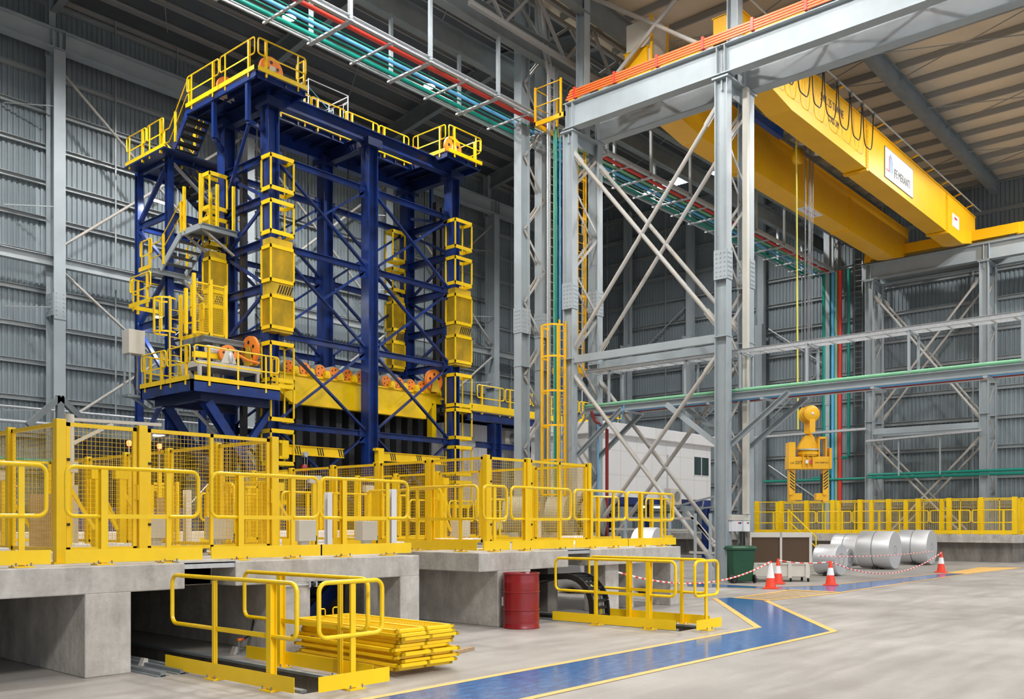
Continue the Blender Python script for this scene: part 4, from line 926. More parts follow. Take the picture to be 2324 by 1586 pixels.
# link bridge to the right of the tower, with blue frame and white corrugated cabin
t = thing('link_bridge', 'blue framed walkway with a yellow edge leading right from the tower', 'platform', (28.4,27,0))
MB().ibeam((28.0,27.0,6.25),(39.5,27.0,6.25),.3,.38,.03,.02).ibeam((28.0,29.5,6.25),(39.5,29.5,6.25),.3,.38,.03,.02).build('beam', 'blue', t, True)
MB().box((28.0,26.9,6.42),(39.5,29.6,6.5)).build('deck', 'grate', t, True)
MB().box((28.0,26.86,6.4),(39.5,26.9,6.75)).build('edge_plate', 'yellow', t, True)
for px in (1122, 1242):
    x = XY(px, 27.0); MB().ibeam((x,27,0),(x,27,6),.45,.45,.03,.02,up=(1,0,0)).build('leg', 'blue', t, True)
MB().ibeam((28.5,27.0,5.05),(34.5,27.0,5.05),.2,.25).build('beam', 'blue', t, True)
for i in range(6):
    row([((28.5+i*1.8,26.9),(30.2+i*1.8,26.9),'yellow guard rail on the link bridge right of the tower, %s from the tower' % ORD[i],-1)], 'yellow guard rails on the link bridge', 6.5)
m = corr(28.3, 33.4, .2, .03, 0.0, 6.1).build('cabin', 'whitecorr'); m.location = (0,28.3,0)
tag(m, 'white corrugated cabin wall under the link bridge, right of the tower', 'cabin'); 
MB().box((28.35,28.34,0.0),(33.4,30.5,6.1)).build('side_panel', 'whitecorr', m, True)
for (px0, px1) in ((1128,1166),(1175,1192)):
    a, b = XY(px0, 28.25), XY(px1, 28.25)
    w = MB().box((a,28.2,2.6),(b,28.28,4.7)).build('window', 'white', m, True)
    MB().box((a+.08,28.18,2.68),((a+b)/2-.04,28.2,4.62)).box(((a+b)/2+.04,28.18,2.68),(b-.08,28.2,4.62)).build('pane', 'lwin', w, True)
def ac_unit(label, x, y, z, w=.8, h=.62, d=.35, cover=None):
    t = thing('air_conditioner', label, 'air conditioner', (x, y, z), 0, 'outdoor air conditioner units')
    MB().box((x-w/2,y-d,z),(x+w/2,y,z+h)).build('housing', 'beige', t, True, bevel=.02)
    MB().lathe((x+.08,y-d-.01,z+h/2),(0,1,0),[(0,0),(.24,0),(.25,.02)],24).build('fan_opening', 'dsteel', t, True)
    m = MB()
    for k in range(9): m.box((x-.16,y-d-.025,z+.09+k*.055),(x+.32,y-d-.018,z+.1+k*.055))
    m.build('grille', 'beige', t, True)
    MB().box((x-w/2,y-d,z-.05),(x-w/2+.04,y,z)).box((x+w/2-.04,y-d,z-.05),(x+w/2,y,z)).build('bracket', 'dsteel', t, True)
    return t
ac_unit('white air conditioner unit under the link bridge beside the blue post', XY(1152,28.0), 28.1, 5.2, .85, .72)
# ---------------------------------------------------------------- crane runways
def runway(label, x, y0, y1, z0, z1, w=.42, stiff=(), group='runway girders', rail=False):
    t = thing('runway_girder', label, 'girder', (x, y0, z0), 0, group)
    MB().ibeam((x,y0,(z0+z1)/2),(x,y1,(z0+z1)/2),w,z1-z0,.03,.02).build('beam', 'steel', t, True)
    for y in stiff: MB().box((x-w/2+.01,y-.012,z0+.03),(x+w/2-.01,y+.012,z1-.03)).build('stiffener', 'steel', t, True)
    if rail: MB().bar((x,y0,z1+.06),(x,y1,z1+.06),.09,.12).build('rail', 'dsteel', t, True)
    return t
YE = YK2+.12
runway('grey runway girder carrying the orange conductor bars, nearest the viewer', 23.95, YE, YK3-.02, 14.52, 15.36, .36, (YE-.1, YE-.35, YK3+.1))
runway('grey runway girder continuing towards the viewer past the lattice column', 23.95, YK3-.04, -8, 14.52, 15.36, .36, (YK3-.15, 1.5, 1.2))
runway('deep grey box runway girder behind the one with the conductor bars', 25.4, YE-.1, -8, 14.50, 15.36, .36, (YE-.3, YK3, 1.4), rail=True)
t = thing('surge_truss', 'light diagonal truss lying flat between the twin runway girders', 'truss', (24.7,YE,15.3), 0)
n = 10
for i in range(n):
    y = YE-i*1.35; a, b = (24.1, 25.25) if i % 2 else (25.25, 24.1)
    MB().bar((a,y,15.28),(b,y-1.35,15.28),.07,.05).build('diagonal', 'dsteel', t, True)
runway('grey far crane runway girder at the right under the yellow end carriage', XF, YK5+.4, -6, 14.5, 15.3, .4, (YK5+.15, YK5-.1, YK6, YK6-.25), rail=True)
runway('second grey girder behind the far crane runway girder', XF2, YK5+.4, -6, 14.5, 15.3, .4, (YK5+.1, YK6))
# conductor bars
t = thing('conductor_bars', 'bundle of orange-red conductor bars clipped along the near runway girder', 'conductor bars', (23.72, YE, 15.45))
for i in range(4): MB().bar((23.74-.0*i,YE-.15-i*.05,15.42+i*.075),(23.74-.0*i,-8,15.42+i*.075),.045,.05).build('bar', 'busbar', t, True)
for k in range(9):
    y = YE-.5-k*1.55; MB().box((23.70,y-.04,15.38),(23.84,y+.04,15.74)).build('clip', 'redpipe', t, True)
    MB().bar((23.86,y,15.34),(23.76,y,15.5),.04,.04).build('bracket', 'dsteel', t, True)
tag(MB().prism([(24.15,YE+.12,15.36),(24.15,YE-.28,15.36),(24.15,YE-.2,15.95),(24.15,YE+.0,15.95)], (1,0,0), .3).build('end_stop', 'crane'), 'yellow crane end stop at the left end of the near runway', 'end stop', 'crane end stops')
tag(MB().prism([(49.0,YK5+.35,15.3),(49.0,YK5-.05,15.3),(49.0,YK5+.0,15.95),(49.0,YK5+.25,15.95)], (1,0,0), .3).build('end_stop', 'crane'), 'yellow crane end stop at the left end of the far runway', 'end stop', 'crane end stops')
# braces above the near runway
t = thing('cross_brace', 'grey pipe brace crossing above the near runway up to the roof', 'brace', (24.7,YK2,15.4), 0)
MB().tube((24.7,YK2-.3,15.45),(24.7,YK3+.2,19.1),.07,10).build('brace_tube', 'steel2', t, True)
MB().tube((24.7,YK2-.3,19.1),(24.7,YK3+.3,15.5),.07,10).build('brace_tube', 'steel2', t, True)
# valley beams and pipe hangers
for (y, z, lb) in ((19.85,17.65,'dark roof beam carrying the pipe hangers, nearer one'),(21.6,17.65,'dark roof beam carrying the pipe hangers, further one')):
    tag(MB().ibeam((-12,y,z),(52,y,z),.3,.75,.03,.02).build('roof_beam','dsteel'), lb, 'beam', 'roof beams over the pipe rack')
for (y, zb, zt, lb) in ((19.2,17.3,19.0,'roof truss of flat diagonals above the pipes, nearer one'),(20.2,18.2,19.4,'roof truss of flat diagonals above the pipes, further one')):
    t = thing('roof_truss', lb, 'truss', (20,y,zb), 0, 'roof trusses between the two halls')
    MB().bar((20,y,zb),(51,y,zb),.14,.14).build('chord', 'purlin', t, True); MB().bar((20,y,zt),(51,y,zt),.14,.14).build('chord', 'purlin', t, True)
    for i in range(20):
        x = 20+i*1.55; a, b = (zb, zt) if i % 2 else (zt, zb)
        MB().bar((x,y,a),(x+1.55,y,b),.09,.09,up=(0,1,0)).build('diagonal', 'purlin', t, True)
# pipe rack
RA, RB, RZ = 19.85, 21.6, 15.4
rk = thing('pipe_rack', 'long hanging galvanised rack of cross bars carrying coloured pipes across the hall', 'pipe rack', (4,RA,RZ))
MB().chan((2,RA,RZ),(49.6,RA,RZ),.10,.16,.012).build('side_rail', 'galv', rk, True)
MB().chan((2,RA+.16,RZ+.05),(49.6,RA+.16,RZ+.05),.06,.1,.012).build('side_rail', 'galv', rk, True)
MB().chan((2,RB,RZ),(49.6,RB,RZ),.06,.10,.012).build('side_rail', 'galv', rk, True)
k = 0; x = 4.0
while x < 49.5:
    MB().bar((x,RA-.1,RZ-.08),(x,RB+.1,RZ-.08),.14 if k % 2 == 0 else .07,.05).build('cross_bar', 'galv', rk, True)
    if k % 2 == 0:
        for y in (RA, RB): MB().bar((x,y,RZ),(x,y,17.4),.10,.10).build('hanger', 'steel', rk, True)
    x += 1.5; k += 1
PIPES = ((20.22,.065,'redpipe','red pipe'),(20.55,.02,'teal','thin teal pipe'),(20.80,.055,'lblue','light blue pipe'),(21.0,.025,'teal','dark teal pipe'),(21.36,.065,'teal','large teal green pipe'))
for (y, r, m, nm) in PIPES:
    tag(MB().tube((2,y,RZ-.05+r),(49.9,y,RZ-.05+r),r,12).build('pipe', m), '%s running along the hanging rack across the hall' % nm, 'pipe', 'coloured pipes on the hanging rack')
tag(MB().tube((26,20.52,RZ+.03),(49.9,20.52,RZ+.03),.05,12).build('pipe','lgreen'), 'light green pipe joining the hanging rack right of the lattice columns', 'pipe', 'coloured pipes on the hanging rack')
# verticals at the far end
for i, (px, r, m, nm, z0) in enumerate(((1870,.10,'teal','large teal green pipe',1.3),(1890,.09,'lblue','light blue pipe',2.9),(1898,.08,'lgreen','light green pipe',2.6),(1906,.12,'redpipe','thick red pipe',2.6),(1926,.08,'teal','right-hand teal pipe',5.3),(1883,.03,'teal','thin teal pipe',2.4))):
    y = YX(px, 49.4); pts = [(49.4,y,RZ-.1),(49.4,y,z0)]
    m_ = MB().tube((49.4,y,RZ),(49.4,y,z0),r,12)
    if px == 1926: m_ = MB().path([(49.4,y,RZ),(49.4,y,5.45),(49.4,y+.05,5.3),(49.4,y+.9,5.2),(49.4,y+1.0,5.0),(49.4,y+1.0,4.4),(49.4,y+1.2,4.2),(49.4,y+2.0,4.2)], r, 10)
    tag(m_.build('pipe', m), nm+' dropping vertically down the back column', 'pipe', 'vertical pipes at the back column')
tag(MB().tube((49.3,-2,4.1),(49.3,24,4.1),.07,10).build('pipe','teal'), 'thin teal pipe running level along the back behind the lifting beam', 'pipe')
tag(MB().bar((48.6,28,6.55),(48.6,YK5,6.65),.35,.12).build('cable_tray','galv'), 'galvanised cable tray running level behind the hook block', 'cable tray')
tag(MB().bar((48.6,YK5,6.0),(48.6,YK6,6.2),.3,.1).build('cable_tray','galv'), 'thin cable tray between the far lattice columns', 'cable tray')
tag(MB().tube((48.7,YK5,4.25),(48.7,-3,4.25),.07,8).bar((48.7,YK5,4.1),(48.7,-3,4.1),.1,.1).build('pipe','teal'), 'teal pipe on an angle between and beyond the far lattice columns', 'pipe')
for k, y in enumerate((YK5-1.6, YK5-3.6)): tag(MB().bar((48.65,y,4.15),(48.65,y,6.1),.07,.07).build('hanger_bar','steel'), 'short vertical bar between the far tray and teal pipe, %s one' % ['left','right'][k], 'hanger', 'hangers at the far columns')
# vertical pipes, ladders beside the near columns
for (px, y, r, m, nm, z0, z1) in ((1262,19.2,.05,'teal','teal pipe',0,14.9),(1271,19.2,.04,'lblue','light blue pipe',0,14.9),(1279,19.2,.045,'dkred','dark red pipe',0,14.9),(1258,19.4,.03,'lgreen','thin green pipe',0,14.9)):
    x = XY(px, y); tag(MB().tube((x,y,z0),(x,y,z1),r,10).build('pipe', m), nm+' running straight down beside the yellow ladder', 'pipe', 'vertical pipes beside the yellow ladder')
t = thing('cable_ladder', 'tall galvanised cable ladder standing between the two lattice columns', 'cable ladder', (XY(1251,19.6),19.6,1.5))
ladder_parts(t, XY(1253,19.6), 19.6, 1.3, 17.2, .22, 'x', 'galv', .02, .3)
for px in (1243, 1247): tag(MB().tube((XY(px,19.6),19.6,1.3),(XY(px,19.6),19.6,16.8),.035,8).build('conduit','galv'), 'thin galvanised conduit beside the cable ladder, %s one' % ('left' if px < 1245 else 'right'), 'conduit', 'conduits beside the cable ladder')
t = thing('wall_ladder', 'grey steel ladder climbing the back wall beside the vertical pipes', 'ladder', (51.0,YX(1948,51.0),6))
yl_ = YX(1948,51.0)
for s in (-.22,.22): MB().box((50.98,yl_+s-.02,8),(51.02,yl_+s+.02,16.8)).build('stile', 'galv', t, True)
for k in range(28): MB().tube((51.0,yl_-.22,8.2+k*.3),(51.0,yl_+.22,8.2+k*.3),.015,6).build('rung', 'galv', t, True)
t = thing('conduit_bend', 'pair of galvanised conduits bending over high on the tall lattice column', 'conduit', (XY(1240,19.9),19.9,16.8))
for dx in (0, .22): MB().path([(XY(1245,19.6)+dx,19.6,16.8),(XY(1230,19.9)+dx,19.9,18.0),(XY(1226,19.9)+dx,20.0,19.2),(XY(1222,19.9)+dx,20.05,19.5)], .07, 8).build('conduit', 'galv', t, True)
t = thing('caged_ladder', 'tall yellow caged ladder between the lattice columns rising from the platform side', 'ladder', (XY(1270,18.3),18.3,0))
xl = XY(1277, 18.6); ladder_parts(t, xl, 18.6, 0, 8.3, .34, 'x', 'crane'); hoop(t, xl-.25, 18.6, (2.6,3.7,4.8,5.9,7.0,8.0), .40, (-1,-.2), 'crane', 5)
t = thing('caged_ladder', 'upper orange-yellow caged ladder seen through the near lattice column', 'ladder', (XY(1318,19.0),19.0,6.8))
xl = XY(1318, 19.0); ladder_parts(t, xl, 19.0, 6.9, 14.6, .34, 'x', 'crane'); hoop(t, xl-.05, 19.0, (8.0,9.3,10.6,11.9,13.2,14.4), .34, (-1,-.2), 'crane', 4)
MB().box((xl-.8,18.8,6.75),(xl+.45,19.6,6.95)).build('rest_platform', 'crane', t, True)
t = thing('ladder_platform', 'small yellow railed platform at the top end of the near runway', 'platform', (23.9,19.0,15.0))
a, b = XY(1230,19.0), 24.3
MB().box((23.75,18.5,14.95),(25.0,18.56,15.1)).box((23.75,19.75,14.95),(25.0,19.81,15.1)).box((23.75,18.5,14.95),(23.81,19.8,15.1)).box((24.95,18.5,14.95),(25.0,19.8,15.1)).build('deck', 'crane', t, True)
for (x, y) in ((23.78,19.78),(23.78,18.7),(24.95,19.78)): MB().box((x-.03,y-.03,15.0),(x+.03,y+.03,16.25)).build('post', 'crane', t, True)
for z in (15.6, 16.2): MB().tube((23.78,19.78,z),(23.78,18.7,z),.02,6).tube((23.78,19.78,z),(24.95,19.78,z),.02,6).build('handrail', 'crane', t, True)
# tray and pipe beams along the near columns
t = thing('cable_tray', 'shiny galvanised cable ladder tray running past the near lattice columns', 'cable tray', (24.5,18.3,6.65))
for x in (24.45, 24.95): MB().chan((x,18.2,6.66),(x,-7,6.66),.03,.12,.006).build('side_rail', 'galv', t, True)
for k in range(50): MB().bar((24.45,18.0-k*.5,6.6),(24.95,18.0-k*.5,6.6),.05,.03).build('rung', 'galv', t, True)
for i, y in enumerate((17.2, 14.4, 12.6, 10.6, 7.9, 5.3)): MB().bar((24.35,y,6.58),(25.15,y,6.58),.06,.05).bar((24.38,y,6.6),(24.38,y,5.5),.06,.06).bar((25.12,y,6.6),(25.12,y,5.5),.06,.06).build('hanger_frame', 'steel', t, True)
t = thing('pipe_support', 'grey channel pipe support beam with diagonal brackets below the cable tray', 'pipe support', (24.4,18.2,5.4))
for x in (24.36, 25.14): MB().chan((x,18.2,5.36),(x,-7,5.36),.1,.2,.015).build('channel', 'steel', t, True)
for y in (16.5, 13.6, 11.9, 8.8, 6.1): MB().bar((24.3,y,5.22),(25.2,y,5.22),.1,.06).build('cross_bar', 'steel', t, True)
for (yc, s) in ((YK3-.2,-1),(YK3+.2,1),(YK2-.2,-1),(YK7+.2,1)):
    ln = 1.55 if abs(s) else 0
    for x in (24.1, 25.3): MB().chan((x,yc,3.95 if yc < 17 else 3.9),(x,yc+s*(1.75 if yc > 2 else 2.6),5.28),.1,.14,.015).build('bracket', 'steel', t, True)
for (x, z, r, m, nm) in ((24.40,5.53,.05,'lgreen','light green pipe'),(24.72,5.32,.06,'lblue','blue pipe'),(24.95,5.31,.06,'dkred','dark red pipe')):
    tag(MB().tube((x,18.2,z),(x,-7,z),r,10).build('pipe', m), nm+' lying on the channel beam below the cable tray', 'pipe', 'pipes on the channel beam')
tag(MB().path([(24.2,17.5,1.3),(24.2,17.5,4.85),(24.2,16.6,4.95),(24.2,16.5,5.4)], .025, 6).build('pipe','lblue'), 'thin light blue hose pipe rising beside the lattice column base', 'pipe')
x_ = XY(1366, 17.5)
tag(MB().path([(x_,17.3,.9),(x_,17.3,4.7),(x_-.25,17.6,5.0),(x_-.3,17.7,5.3)], .055, 8).build('pipe','dkred'), 'dark red pipe bending down in front of the white office', 'pipe')
# ---------------------------------------------------------------- overhead crane
cr = thing('overhead_crane', 'huge yellow double girder overhead crane with sign and lettering', 'crane', (24.9,12.9,15.3))
def girder(y, w, zt, zb, x0, x1, m='crane', k0=3.6, k1=2.2, rise=.5):
    p = [(x0,y,zt),(x1,y,zt),(x1,y,zb+rise),(x1-k1,y,zb),(x0+k0,y,zb),(x0,y,zb+rise)]
    g = MB().prism(p, (0,1,0), w).build('girder', m, cr, True)
    MB().box((x0,y-.05,zt-.02),(x1,y+w+.05,zt+.02)).build('top_flange', m, g, True)
    return g
GY1, GY2 = 12.9, 16.1
g1 = girder(GY1, .85, 16.85, 15.08, 24.9, 49.6); g2 = girder(GY2, .85, 16.85, 15.02, 24.9, 49.6)
def splice(px, y, g):
    x = XY(px, y); zc = 15.95; m = MB().box((x-.09,y-.025,15.02),(x+.09,y,16.82)).box((x-.09,y-.02,15.0),(x+.09,y+.87,15.06))
    for k in range(22):
        for dx in (-.05,.05): m.tube((x+dx,y-.02,15.1+k*.079),(x+dx,y-.05,15.1+k*.079),.018,6)
    for k in range(10):
        for dx in (-.05,.05): m.tube((x+dx,y+.06+k*.08,15.02),(x+dx,y+.06+k*.08,14.97),.018,6)
    m.build('splice', 'crane', g, True)
splice(1967, GY1, g1); splice(2148, GY1, g1); splice(1711, GY2, g2); splice(1928, GY2, g2)
for (x, lb) in ((24.95,0),(49.0,1)):
    MB().box((x-.05,10.8,15.55),(x+.45,18.0,16.05)).build('end_carriage', 'crane', cr, True)
    for y in (11.2, 17.5): MB().lathe((x+.1,y,15.62),(1,0,0),[(.0,0),(.22,0),(.22,.2),(0,.2)],18).build('wheel', 'dsteel', cr, True)
MB().box((49.0,10.55,15.5),(49.5,10.9,16.05)).build('buffer', 'crane', cr, True)
# sign and lettering on the front girder
xa, xb = XY(2007, GY1), XY(2070, GY1)
sg = MB().box((xa,GY1-.03,15.33),(xb,GY1,16.5)).build('sign_board', 'white', cr, True)
MB().box((xa,GY1-.035,15.31),(xb,GY1-.0,15.33)).box((xa,GY1-.035,16.5),(xb,GY1,16.52)).box((xa-.02,GY1-.035,15.31),(xa,GY1,16.52)).box((xb,GY1-.035,15.31),(xb+.02,GY1,16.52)).build('sign_frame', 'dsteel', sg, True)
base = Vector(cr.location)
def ctext(s, size, m, x, z, y=GY1-.034, sx=1.0, name='lettering'): return text_obj(s, size, m, cr, (x-base.x, y-base.y, z-base.z), (PI/2,0,0), name, sx=sx)
W = xb-xa
for i, (c, h) in enumerate((('tred',.62),('tblue',.72),('tblue',.66),('lblue',.5))):
    MB().box((xa+W*(.14+.035*i),GY1-.04,15.62),(xa+W*(.155+.035*i),GY1-.03,15.62+h)).build('logo_bar', c, sg, True)
MB().box((xa+W*.03,GY1-.04,15.62),(xa+W*.155,GY1-.03,15.66)).build('logo_bar', 'tred', sg, True)
ctext('JFE MERANTI', .46, 'text', xa+W*.60, 15.74, sx=W*.70/3.1)
x0t, x1t = XY(1858, GY1), XY(1918, GY1)
ctext('SWL 25 TONNE', .40, 'text', (x0t+x1t)/2, 16.32, y=GY1-.006, sx=(x1t-x0t)/3.3*1.02)
ctext('CLASS 3/M', .32, 'text', (x0t+x1t)/2+.1, 15.80, y=GY1-.006, sx=(x1t-x0t)/3.3*.95)
for (px0, px1, za, zb) in ((2161,2176,15.55,16.15),(2220,2227,15.7,15.95)):
    a, b = XY(px0, GY1), XY(px1, GY1); s_ = MB().box((a,GY1-.012,za),(b,GY1,zb)).build('notice_plate', 'white', cr, True)
    MB().box((a+(b-a)*.3,GY1-.016,za+(zb-za)*.62),(a+(b-a)*.7,GY1-.012,za+(zb-za)*.8)).build('notice_mark', 'tred', s_, True)
a, b = XY(1818, GY2+.4), XY(1852, GY2+.4)
s_ = MB().box((a,GY2+.1,15.0),(b,GY2+.6,15.02)).build('notice_plate', 'white', cr, True)
MB().box((a+.1,GY2+.34,14.995),(b-.1,GY2+.37,15.0)).box(((a+b)/2-.02,GY2+.12,14.995),((a+b)/2+.02,GY2+.58,15.0)).build('notice_mark', 'tred', s_, True)
# festoon cable
fs = thing('festoon_cable', 'black festoon cable hanging in loops along the front crane girder', 'cable', (26,GY1-.25,16.9))
xs_ = [XY(p, GY1-.3) for p in (1752,1778,1806,1841,1869,1901,1930,1957,1983)]
MB().tube((24.9,GY1-.3,17.05),(49.4,GY1-.3,17.05),.03,8).build('carrier_rail', 'galv', fs, True)
for k in range(12): x = 26+k*2.0; MB().bar((x,GY1+.2,16.87),(x,GY1-.32,17.0),.05,.05).build('bracket', 'crane', fs, True)
for i in range(len(xs_)-1):
    a, b = xs_[i]+.04, xs_[i+1]-.04; dz = 1.42
    for off in (0,):
        pts = []
        for k in range(15):
            t_ = k/14; s = 2*t_-1; pts.append((a+(b-a)*(.5+.5*math.copysign(abs(s)**.55, s)), GY1-.3-off, 16.98-dz*(1-abs(s)**3.0)))
        MB().path(pts, .02, 6).build('cable_loop', 'black', fs, True)
for x in xs_: MB().box((x-.05,GY1-.36,16.88),(x+.05,GY1-.24,17.06)).build('cable_trolley', 'dsteel', fs, True)
# trolley and hoist
tr = thing('hoist_trolley', 'blue hoist trolley riding between the two crane girders', 'hoist', (XY(1760,15),15,16.4))
xt = XY(1765, 14.9)
MB().box((xt-.9,14.3,16.55),(xt+2.0,14.5,16.85)).box((xt-.9,15.6,16.55),(xt+2.0,15.8,16.85)).box((xt-.9,13.9,16.85),(xt-.7,16.1,17.05)).box((xt+1.8,13.9,16.85),(xt+2.0,16.1,17.05)).build('frame', 'blue3', tr, True)
MB().box((xt-.7,14.0,15.9),(xt-.1,14.6,16.5)).box((xt+.1,14.0,15.75),(xt+.5,14.5,16.4)).build('gearbox', 'blue3', tr, True, bevel=.03)
MB().lathe((xt+.9,14.3,16.0),(1,0,0),[(0,0),(.38,0),(.38,.06),(.28,.08),(.28,1.3),(.38,1.32),(.38,1.38),(0,1.4)],24).build('rope_drum', 'galv', tr, True)
MB().lathe((xt+2.0,14.9,15.7),(0,1,0),[(0,0),(.3,0),(.3,.25),(0,.27)],20).build('cable_reel', 'crane', tr, True)
MB().box((xt-1.2,14.2,16.2),(xt-.8,14.9,17.1)).build('motor', 'blue3', tr, True, bevel=.05)
xb2 = XY(1908, 14.6)
MB().box((xb2-.5,14.1,16.85),(xb2+.7,15.2,18.0)).build('cabinet', 'blue2', tr, True)
t = thing('crane_cabinet', 'white electrical cabinet with yellow edges standing on the crane end above the runway', 'cabinet', (25.3,17.0,16.9))
cy0 = YX(1456, 25.2)
MB().box((25.0,cy0-.5,16.05),(25.9,cy0+.45,17.8)).build('body', 'beige', t, True)
MB().box((24.96,cy0-.55,16.05),(25.02,cy0-.48,17.85)).box((25.9,cy0-.55,16.05),(25.96,cy0-.48,17.85)).build('edge', 'crane', t, True)
tag(MB().prism([(24.5,cy0+.4,15.45),(24.5,cy0-.9,15.45),(24.5,cy0-.75,15.95),(24.5,cy0+.4,15.75)],(1,0,0),.3).build('carriage_end','crane'), 'yellow nose of the crane end carriage above the near runway', 'crane part')
# ropes, hook block and coil grab
HX, HY_ = 33.45, 14.5
for i, (dx, dy) in enumerate(((-.28,0),(-.18,.08),(.0,.0),(.10,.1),(.2,0),(.27,.1))):
    tag(MB().tube((HX+dx*1.5,HY_+dy-.1,16.3),(HX+dx,HY_+dy,6.0),.014,6).build('wire_rope','skin'), 'steel hoist rope running down to the hook block, %s of six' % ORD[i], 'rope', 'hoist ropes of the crane')
xr_ = XY(1811, HY_)
tag(MB().tube((xr_-.15,HY_,16.0),(xr_,HY_,5.15),.03,6).build('power_cable','cableye'), 'thin yellow power cable hanging beside the hoist ropes', 'cable')
hb = thing('hook_block', 'yellow hook block with three round sheave guards hanging on the crane ropes', 'hook', (HX,HY_,4.9))
nrm = Vector((-.6,-.8,0)).normalized(); cc = Vector((HX,HY_,5.78))
for k in range(3):
    c = cc-nrm*(k*.2-.2)
    MB().lathe(c, nrm, [(0,0),(.30,0),(.31,.02),(.31,.10),(.30,.12),(0,.12)], 28).build('sheave_guard', 'crane', hb, True)
    MB().lathe(c-nrm*.05, nrm, [(.27,0),(.27,.06)], 24).build('sheave', 'black', hb, True)
MB().lathe(cc+nrm*.33, nrm, [(0,0),(.055,0),(.055,.012),(0,.012)], 14).build('hub_label', 'white', hb, True)
e = nrm.cross(Z3)
MB().prism([cc+nrm*.30+e*.11+Z3*-.2, cc+nrm*.30-e*.11+Z3*-.2, cc+nrm*.30-e*.11-Z3*.7, cc+nrm*.30+e*.11-Z3*.7], nrm, .03).prism([cc-nrm*.1+e*.11-Z3*.2, cc-nrm*.1-e*.11-Z3*.2, cc-nrm*.1-e*.11-Z3*.7, cc-nrm*.1+e*.11-Z3*.7], nrm, .03).build('cheek_plate', 'crane', hb, True)
MB().cbox((HX,HY_,5.12),(.2,.2,.14)).build('crosshead', 'crane', hb, True)
hk = [cc+Z3*-.62]+[cc+e*(-.02+.20*math.cos(a))+Z3*(-.98+.20*math.sin(a)) for a in [PI*.62+i*PI*1.25/10 for i in range(11)]]
MB().path(hk, .07, 10).build('hook', 'crane', hb, True)
GS = .86
gb = thing('coil_grab', 'yellow coil lifting grab with two striped legs hanging from the hook', 'lifting grab', (HX,HY_,2.6))
dv = Vector((.62,-.785,0)); nv = Vector((-.785,-.62,0))
def gbox(name, u0, u1, w0, w1, z0, z1, m='crane', par=None, bevel=.008):
    p = []; 
    for z in (z0, z1):
        for (u, w) in ((u0,w0),(u1,w0),(u1,w1),(u0,w1)): q = Vector((HX,HY_,0))+dv*u*GS+nv*w; p.append((q.x,q.y,z))
    return MB().add(p, [(0,3,2,1),(4,5,6,7),(0,1,5,4),(1,2,6,5),(2,3,7,6),(3,0,4,7)]).build(name, m, par or gb, True, bevel=bevel)
body = gbox('body', -.92, .92, -.28, .28, 3.72, 4.18); gbox('end_housing', -.90, -.62, -.26, .28, 4.18, 4.72); gbox('end_housing', .36, .42, -.1, .28, 4.18, 4.92); gbox('end_housing', .66, .72, -.1, .28, 4.18, 4.92); gbox('end_housing', .36, .72, -.1, .28, 4.84, 4.92)
gbox('end_housing', .82, .93, -.3, .3, 3.75, 4.5)
q = Vector((HX,HY_,0))
MB().lathe((q.x,q.y,4.2),(0,0,1),[(.36,0),(.36,.06),(.40,.06),(.40,.16),(.36,.2),(.36,.25)],30).build('slewing_gear', 'crane', gb, True)
MB().lathe((q.x,q.y,4.42),(0,0,1),[(.44,0),(.44,.05)],30).build('slewing_ring', 'galv', gb, True)
MB().prism([q+dv*-.42+Z3*4.48,q+dv*.42+Z3*4.48,q+dv*.12+Z3*4.98,q+dv*-.12+Z3*4.98], nv, .12).prism([q+dv*-.42+Z3*4.48-nv*.2,q+dv*.42+Z3*4.48-nv*.2,q+dv*.12+Z3*4.98-nv*.2,q+dv*-.12+Z3*4.98-nv*.2], nv, .05).build('lug_plate', 'crane', gb, True)
for u in (-.33,-.13,.08): gbox('rib', u, u+.03, .28, .36, 3.78, 4.3, bevel=0)
for (u, s) in ((-.72,1),(.72,-1)):
    leg = gbox('leg', u-.13, u+.13, -.14, .14, 2.5, 3.72); gbox('wear_strip', u+s*.13, u+s*.16, -.12, .12, 2.75, 3.55, 'black', leg, 0)
    gbox('foot', u-.1, u+s*.42, -.16, .16, 2.56, 2.82, 'crane', leg); gbox('sensor_box', u-.15, u, .14, .22, 2.75, 2.95, 'crane', leg)
    m = MB()
    for k in range(6):
        z = 2.98+k*.115; c0 = q+dv*(u-.1)*GS+nv*.143; c1 = q+dv*(u+.1)*GS+nv*.143; r_ = .07*s
        m.add([c0+Z3*(z+r_),c1+Z3*(z-r_),c1+Z3*(z-r_+.055),c0+Z3*(z+r_+.055)], [(0,1,2,3)])
    m.build('hazard_stripes', 'black', leg, True)
rz = math.atan2(dv.y, dv.x)
def gtext(s, size, u, z, m='text'):
    p = q+dv*u*GS+nv*.283; return text_obj(s, size, m, gb, (p.x-gb.location.x, p.y-gb.location.y, z-gb.location.z), (PI/2,0,rz))
gtext('20T', .17, -.48, 3.95); gtext('CAP', .09, -.76, 3.94); gtext('OW 2000 KG', .085, .50, 3.95)
for (u, w_, c) in ((-.22,.12,'white'),(-.02,.1,'tred')): gbox('sticker', u, u+w_, .37, .375, 3.92, 4.05, c, body, 0)
